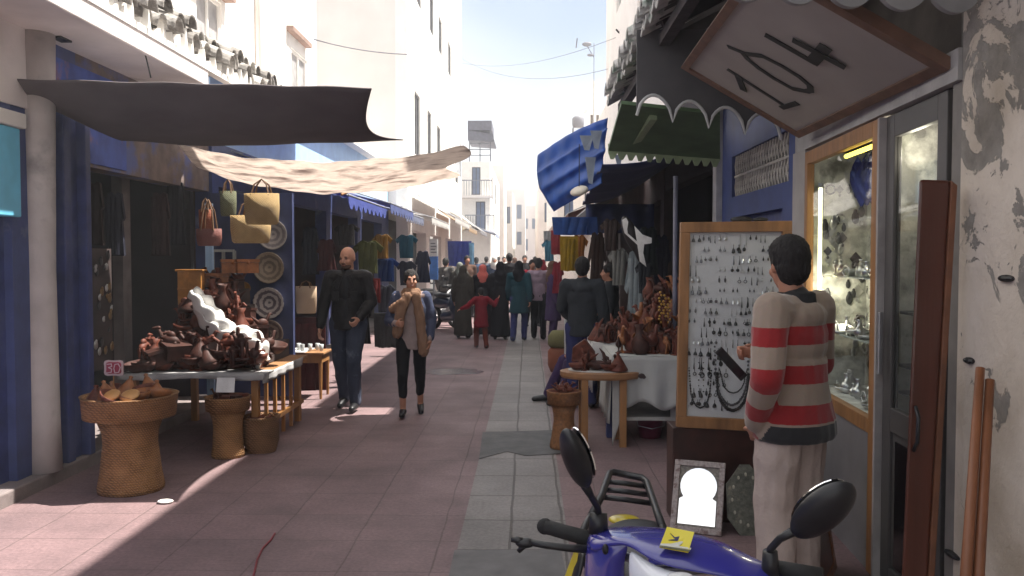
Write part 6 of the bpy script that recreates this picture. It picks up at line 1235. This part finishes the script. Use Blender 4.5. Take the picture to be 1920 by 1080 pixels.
# dim shelves inside the left shop
for j, z in enumerate((1.0, 1.5, 2.0)):
    t = put(MB().bx(-5.28, -4.95, 6.8, 9.5, z-.03, z), 'shop_shelf', m_brownwall, '%s shelf of the dim wares inside the left shop' % ['lowest', 'middle', 'highest'][j], 'shelf')
    for i in range(13): k = random.choice([0, 3, 4, 1, 6]); ware(k, i % 3, (-5.1, 6.95+.19*i, z+.002), random.uniform(0, 6), random.uniform(1.1, 1.7), '%s %s on the %s dim shelf inside the left shop' % (COL[i % 3], KINDS[k][0].replace('_', ' '), ['lowest', 'middle', 'highest'][j]), 'wares on the dim shelves inside the left shop')
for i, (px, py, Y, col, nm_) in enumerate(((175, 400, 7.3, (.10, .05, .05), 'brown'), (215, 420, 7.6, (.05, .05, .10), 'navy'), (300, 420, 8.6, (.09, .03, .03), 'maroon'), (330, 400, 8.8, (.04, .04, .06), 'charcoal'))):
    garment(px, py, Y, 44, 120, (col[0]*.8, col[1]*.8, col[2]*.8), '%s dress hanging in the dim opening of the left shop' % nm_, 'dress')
for i, (x, y) in enumerate(((-4.15, 9.0), (-4.2, 7.4))): pass

random.seed(31)
for i in range(44):
    k = random.choice([0, 1, 1, 4]); mi = random.choice([0, 2, 1, 0]); x = rp(5.9)+random.uniform(.10, .40); z = random.uniform(.95, 2.15)
    silver(k, (x, 5.90, z), random.uniform(.8, 1.5), '%s %s hanging on the far end panel of the jewellery window' % (['silver', 'black', 'grey'][mi], nm[k]), 'jewellery on the end panel of the shop window', mi); [o_ for o_ in C.objects][-1].rotation_euler = (0, 0, R(90))
# ------------------------------------------------------------------ motorbikes
def wheel(mb_t, mb_r, c, r, w, ax=V((1, 0, 0))):
    c = V(c); up = V((0, 0, 1)); f = ax.cross(up).normalized(); pts = [c+(f*math.cos(a/24*6.2832)+up*math.sin(a/24*6.2832))*r for a in range(25)]
    mb_t.tube(pts, w, 10, cap=False); mb_r.tube([c+(f*math.cos(a/24*6.2832)+up*math.sin(a/24*6.2832))*(r-w) for a in range(25)], w*.35, 6, cap=False)
    for k in range(5): a = k*1.2566; mb_r.bar(c, c+(f*math.cos(a)+up*math.sin(a))*(r-w), .02, .02, up=ax)
    mb_r.tube([c-ax*.05, c+ax*.05], .035, 10)
m_pur = M('violet_paint', (.036, .034, .25), .22, .06, 3, coat=.8); m_yel = M('yellow_paint', (.62, .48, .015), .3, .08, 5, coat=.5); m_blk2 = M('seat_vinyl', (.02, .02, .022), .5, .2, 40, .15)
bk = empty('motorbike', (.36, 2.7, 0), 'violet, yellow and black motorbike parked in the foreground with two mirrors', 'motorbike')
mt, mr = MB(), MB(); wheel(mt, mr, (.40, 2.10, .29), .25, .045, V((.93, -.36, 0)).normalized()); w = mt.build('wheel', m_rub, bk, smooth=True); mr.build('rim', m_metal, w)
mt, mr = MB(), MB(); wheel(mt, mr, (.37, 3.30, .29), .25, .05); w = mt.build('wheel', m_rub, bk, smooth=True); mr.build('rim', m_metal, w)
hc = V((.36, 2.08, .93)); hx = (V((.60, 1.93, 0))-V((.06, 2.22, 0))).normalized(); hf = V((hx.y, -hx.x, 0))     # handlebar axis, forward
mb = MB(); mb.tube([A(1022, 987, 2.22), A(1060, 998, 2.205), A(1112, 1012, 2.17)], [.019, .019, .020], 14); mb.ell(A(1022, 987, 2.22), (.022, .012, .022)); mb.build('grip', m_rub, bk, smooth=True)
gl_ = A(1022, 987, 2.22); gr_ = hc+(hc-gl_); gr_.z = .95
mb = MB(); mb.tube([gr_, gr_-hx*.12], .019, 14); mb.build('grip', m_rub, bk, smooth=True)
mb = MB(); mb.tube([A(1100, 1008, 2.18), hc+V((-.05, 0, -.02)), gr_-hx*.1], .012, 10); mb.build('handlebar', m_metal, bk, smooth=True)
mb = MB(); mb.tube([A(1110, 1030, 2.13), A(1070, 1028, 2.12), A(1020, 1022, 2.12), A(990, 1016, 2.13)], [.012, .010, .009, .009], 8); mb.ell(A(985, 1018, 2.13), (.026, .014, .013)); mb.tube([A(985, 1018, 2.13), A(968, 1012, 2.13), A(958, 1012, 2.13)], [.012, .009, .006], 8); mb.tube([A(985, 1020, 2.13), A(972, 1034, 2.13)], [.009, .006], 8); mb.build('brake_lever', m_black, bk, smooth=True)
mb = MB(); mb.tube([A(1122, 1000, 2.14), A(1122, 962, 2.15)], [.026, .022], 12); mb.build('clamp', m_black, bk, smooth=True)
# mirrors
mir = empty('mirror', (0, 0, 0), None, None); C.objects.unlink(mir)
def mirror(stem, c, u, v, a, b_, n, label=None):
    mb = MB(); u = u.normalized(); v = v.normalized(); nrm = u.cross(v).normalized(); M3 = Matrix((u, v, nrm)).transposed()
    mb.ell(c, (a, b_, .028), M3, 28, 14); o = mb.build('mirror', m_black, bk, smooth=True, label=label)
    mb = MB(); mb.tube(stem, [.009]*(len(stem)-1)+[.012], 8); mb.build('stem', m_black, o, smooth=True)
    mb = MB(); pts = [c+nrm*n*.024+u*a*.86*math.cos(t/24*6.283)+v*b_*.84*math.sin(t/24*6.283) for t in range(24)]; mb.prism(pts, nrm*.004*n); mb.build('glass', m_mir, o)
c = A(1080, 860, 2.02); up_ = (A(1056, 800, 2.0)-A(1102, 915, 2.04)).normalized()
mirror([A(1123, 968, 2.14), A(1120, 950, 2.13), A(1108, 930, 2.09), A(1098, 912, 2.06)], c, up_, V((.45, -.75, .25)), .083, .038, 1)
c = A(1543, 957, 1.90); ri = (A(1608, 925, 1.88)-A(1478, 1000, 1.92)).normalized()
mirror([A(1445, 1055, 1.96), A(1444, 1030, 1.955), A(1462, 1010, 1.94), A(1500, 990, 1.92)], c, ri, V((-.25, -.35, .9)), .085, .058, -1)
mb = MB(); mb.tube([A(1445, 1090, 1.97), A(1444, 1034, 1.955)], [.024, .017], 12); mb.build('clamp', m_black, bk, smooth=True)
# cowl: lofted panels (px, py, distance)
def loft(rows, name, m, th=.012, sub=2, par=None):
    Rr = [[A(*p) for p in row] for row in rows]; nu, nv = len(Rr)-1, len(Rr[0])-1; mb = MB()
    def fn(u, v):
        return Rr[round(u*nu)][round(v*nv)]
    mb.grid(fn, nu, nv, th); return mb.build(name, m, par or bk, smooth=True, sub=sub)
cw = loft([[(1110, 992, 2.20), (1150, 985, 2.19), (1196, 984, 2.17), (1250, 986, 2.14), (1300, 996, 2.10), (1350, 1008, 2.06), (1410, 1040, 2.02), (1470, 1066, 1.99), (1520, 1110, 1.97)],
      [(1098, 1000, 2.14), (1140, 992, 2.12), (1195, 988, 2.11), (1245, 998, 2.06), (1298, 1008, 2.02), (1345, 1024, 1.99), (1400, 1052, 1.97), (1462, 1082, 1.95), (1520, 1130, 1.93)],
      [(1100, 1020, 2.07), (1145, 1008, 2.04), (1185, 1006, 2.03), (1232, 1030, 1.97), (1282, 1046, 1.94), (1335, 1060, 1.93), (1395, 1074, 1.92), (1450, 1100, 1.91), (1510, 1150, 1.90)],
      [(1108, 1040, 2.06), (1150, 1022, 2.03), (1178, 1016, 2.01), (1214, 1046, 1.95), (1258, 1064, 1.93), (1320, 1074, 1.92), (1385, 1084, 1.91), (1440, 1112, 1.90), (1505, 1170, 1.90)]], 'cowl', m_pur, .012)
loft([[(1098, 1000, 2.15), (1120, 998, 2.08), (1150, 1010, 2.045), (1180, 1018, 2.02)], [(1096, 1020, 2.13), (1118, 1022, 2.06), (1148, 1032, 2.02), (1176, 1042, 2.03)], [(1092, 1060, 2.12), (1112, 1062, 2.06), (1142, 1062, 2.02), (1172, 1072, 2.04)],
      [(1090, 1110, 2.10), (1112, 1112, 2.05), (1142, 1112, 2.02), (1180, 1112, 2.04)], [(1100, 1250, 2.08), (1120, 1250, 2.02), (1160, 1250, 2.0), (1200, 1250, 2.02)]], 'cowl_side', m_pur, .012)
p = A(1135, 1030, 2.025); mb = MB(); mb.ell(p, (.008, .006, .013)); mb.build('socket', m_black, bk, smooth=True)
hl = loft([[(1176, 1020, 2.03), (1210, 1048, 1.98), (1255, 1068, 1.95), (1320, 1077, 1.94), (1385, 1086, 1.93), (1440, 1116, 1.92)], [(1174, 1060, 2.0), (1212, 1075, 1.94), (1258, 1085, 1.91), (1320, 1094, 1.90), (1385, 1104, 1.90), (1438, 1128, 1.91)],
      [(1176, 1110, 1.99), (1214, 1118, 1.92), (1262, 1124, 1.89), (1322, 1130, 1.88), (1386, 1140, 1.88), (1436, 1150, 1.90)], [(1190, 1180, 2.0), (1224, 1190, 1.94), (1270, 1200, 1.92), (1322, 1205, 1.91), (1380, 1200, 1.91), (1430, 1190, 1.93)]], 'headlight', M('lamp_lens', (.78, .80, .84), .08, .1, 8, coat=1), .01)
mb = MB(); mb.ell(A(1275, 1080, 1.93), (.03, .012, .009)); mb.build('bulb', M('lens_glint', (.8, .8, .8), .1), hl, smooth=True)
# sticker: yellow label with a dark leaping figure, white band and small bars
Ps, ns_ = A(1268, 1018, 1.985), None
s0, s1, s2, s3 = A(1236, 1030, 1.962), A(1290, 1040, 1.948), A(1301, 1003, 1.990), A(1250, 993, 2.020)
ns_ = (s1-s0).cross(s3-s0).normalized(); ns_ = -ns_ if ns_.y > 0 else ns_
so_ = ns_*.009; mb = MB(); mb.prism([s0+so_, s1+so_, s2+so_, s3+so_], -ns_*.004); stk = mb.build('sticker', M('sticker_yellow', (.66, .56, .03), .4, .05), bk)
def sp(pts, name, m, o): mb = MB(); P0 = s0+so_; mb.prism([OP(x, y, P0, ns_)+ns_*o for x, y in pts], -ns_*.0015); mb.build(name, m, stk)
k3 = lambda Lp: [(1240+(x)/3.376, 760+(y)/3.376) for x, y in Lp]
sp(k3([(55, 812), (85, 838), (168, 822), (100, 862), (45, 855), (88, 850)]), 'emblem', M('emblem_navy', (.03, .03, .10), .5), .002); c_ = k3([(118, 820)])[0]; sp([(c_[0]+3.2*math.cos(i*.7), c_[1]+2.4*math.sin(i*.7)) for i in range(9)], 'emblem_dot', MC['emblem_navy'], .002)
sp(k3([(62, 878), (108, 868), (160, 850), (110, 893), (190, 905), (186, 915), (-10, 888), (-6, 878)]), 'white_band', M('sticker_white', (.62, .62, .55), .5), .0015); sp(k3([(-8, 892), (180, 921), (178, 930), (-12, 901)]), 'small_text_bar', M('text_grey', (.14, .14, .08), .6), .003)
# body behind
loft([[(1095, 1030, 2.25), (1080, 1060, 2.25), (1066, 1110, 2.25)], [(1108, 1040, 2.16), (1096, 1070, 2.14), (1088, 1120, 2.12)]], 'fork_cover', m_black, .02, 1)
mb = MB(); mb.prism([A(1086, 1030, 2.19), A(1076, 1036, 2.2), A(1056, 1090, 2.2), A(1076, 1090, 2.18)], (.0, .01, 0)); mb.build('yellow_stripe', m_yel, bk, bevel=.002)
mb = MB(); mb.ell((.38, 2.66, .71), (.125, .30, .065), None, 24, 14); mb.ell((.38, 2.86, .72), (.135, .16, .06), None, 20, 12); melt(mb, 'seat', m_blk2, bk, .015, 4, world=True)
mb = MB(); mb.ell((.38, 2.75, .58), (.12, .42, .11), None, 20, 12); mb.ell((.38, 3.12, .62), (.09, .20, .06)); mb.cap((.37, 2.5, .55), (.38, 2.25, .85), .09, .07); melt(mb, 'body', m_pur, bk, .018, 3, world=True)
mb = MB(); mb.ell((.36, 3.16, .70), (.06, .05, .015)); mb.bar((.26, 2.75, .70), (.27, 3.0, .72), .02, .05); mb.build('tail_panel', m_yel, bk, smooth=True)
# rack
RK = [A(1108, 968, 2.85), A(1128, 930, 3.0), A(1142, 888, 3.28), A(1150, 885, 3.30), A(1204, 896, 3.28), A(1213, 905, 3.22), A(1232, 960, 2.9), A(1242, 988, 2.75)]
mb = MB(); mb.tube(RK, .0135, 10)
for a in ((1138, 903, 1210, 912, 3.2), (1133, 918, 1218, 928, 3.12), (1128, 932, 1222, 944, 3.02)): mb.tube([A(a[0], a[1], a[4]), A((a[0]+a[2])/2, (a[1]+a[3])/2-1, a[4]), A(a[2], a[3], a[4])], .010, 8)
mb.build('rack', m_black, bk, smooth=True)
mb = MB(); mb.tube([A(1108, 968, 2.85), A(1098, 985, 2.75), A(1085, 1010, 2.7), V((.25, 2.75, .5))], .013, 8); mb.tube([A(1242, 988, 2.75), A(1246, 1010, 2.7), V((.50, 2.75, .5))], .013, 8); mb.build('grab_rail', m_black, bk, smooth=True)
mb = MB(); mb.box((.37, 3.34, .55), (.12, .06, .06)); mb.build('tail_light', M('red_lens', (.35, .01, .01), .2), bk, bevel=.01)
mb = MB(); mb.tube([(.40, 2.10, .29), (.39, 2.12, .62), (.37, 2.16, .88)], .03, 8); mb.tube([(.32, 2.16, .29), (.31, 2.2, .6), (.36, 2.16, .88)], .02, 8); mb.ell((.39, 2.08, .50), (.07, .24, .06)); mb.build('fork', m_black, bk, smooth=True)
mb = MB(); mb.ell((.37, 2.75, .36), (.12, .22, .13)); mb.bar((.37, 2.6, .4), (.37, 3.3, .29), .06, .05); mb.build('engine', m_grey, bk, smooth=True)
mb = MB(); mb.tube([(.50, 2.7, .28), (.52, 3.0, .26), (.53, 3.4, .34)], [.02, .03, .045], 10); mb.build('exhaust', m_metal, bk, smooth=True)
mb = MB(); mb.tube([(.30, 2.8, .3), (.16, 2.86, .004)], .012, 8); mb.build('kickstand', m_black, bk)
# mopeds parked further up
def moped(x, y, rz, col, label):
    t = empty('moped', (x, y, 0), label, 'moped', 'mopeds parked on the left', R(rz)); kw = dict(world=False)
    for yy in (-.58, .58): mt, mr = MB(), MB(); wheel(mt, mr, (0, yy, .28), .24, .05); w = mt.build('wheel', m_rub, t, smooth=True, **kw); mr.build('rim', m_metal, w, world=False)
    mb = MB(); mb.ell((0, .25, .62), (.13, .40, .14)); mb.ell((0, -.42, .62), (.20, .07, .30)); mb.cap((0, -.40, .35), (0, .1, .30), .12, .12); mb.ell((0, -.56, .46), (.08, .22, .08)); melt(mb, 'body', col, t, .025, 3)
    mb = MB(); mb.ell((0, .22, .79), (.12, .36, .06)); mb.build('seat', m_blk2, t, smooth=True, **kw)
    mb = MB(); mb.tube([(-.33, -.36, 1.0), (0, -.42, 1.0), (.33, -.36, 1.0)], .018, 8); mb.build('handlebar', m_black, t, smooth=True, **kw)
    for sx in (-.25, .25): mb = MB(); mb.ell((sx, -.42, 1.2), (.06, .02, .045)); mb.tube([(sx, -.40, 1.0), (sx, -.42, 1.18)], .008, 6); mb.build('mirror', m_black, t, smooth=True, **kw)
    mb = MB(); mb.ell((0, -.50, .88), (.09, .05, .075)); mb.build('headlight', M('lamp_lens', (.55, .57, .60)), t, smooth=True, **kw)
mp_w = M('moped_white', (.6, .6, .6), .25, coat=.6); mp_d = M('moped_navy', (.02, .03, .06), .3, coat=.6)
for px, Y, rz, c, lab in ((838, 19.6, 35, mp_d, 'nearest navy moped parked on the left behind the woman'), (822, 20.6, 50, mp_w, 'white moped parked just behind the navy one'), (812, 22.5, 40, mp_d, 'farther dark moped beside the tall sign')):
    moped(at_ground(px, Y)[0], Y, rz, c, lab)
p = G(310, 943); mb = MB(); mb.ell((p.x, p.y, .012), (.055, .045, .012), None, 14, 6); tag(mb.build('sun_spot', m_white, smooth=True), 'small white blob imitating a sun spot on the paving near the largest basket stand', 'sun spot')  # added white blob, coloured to look like a spot of sunlight
# ------------------------------------------------------------------ haze
hm = bpy.data.materials.new('haze'); hm.use_nodes = True; hn = hm.node_tree; hn.nodes.remove(hn.nodes['Principled BSDF'])
hv = hn.nodes.new('ShaderNodeVolumePrincipled'); hv.inputs['Color'].default_value = (.94, .96, 1, 1); hv.inputs['Density'].default_value = .0042; hv.inputs['Anisotropy'].default_value = .2
hn.links.new(hv.outputs[0], hn.nodes['Material Output'].inputs['Volume'])
o = MB().bx(-14, 14, -14, 160, -1.2, 17).build('haze', hm); tag(o, kind='stuff')
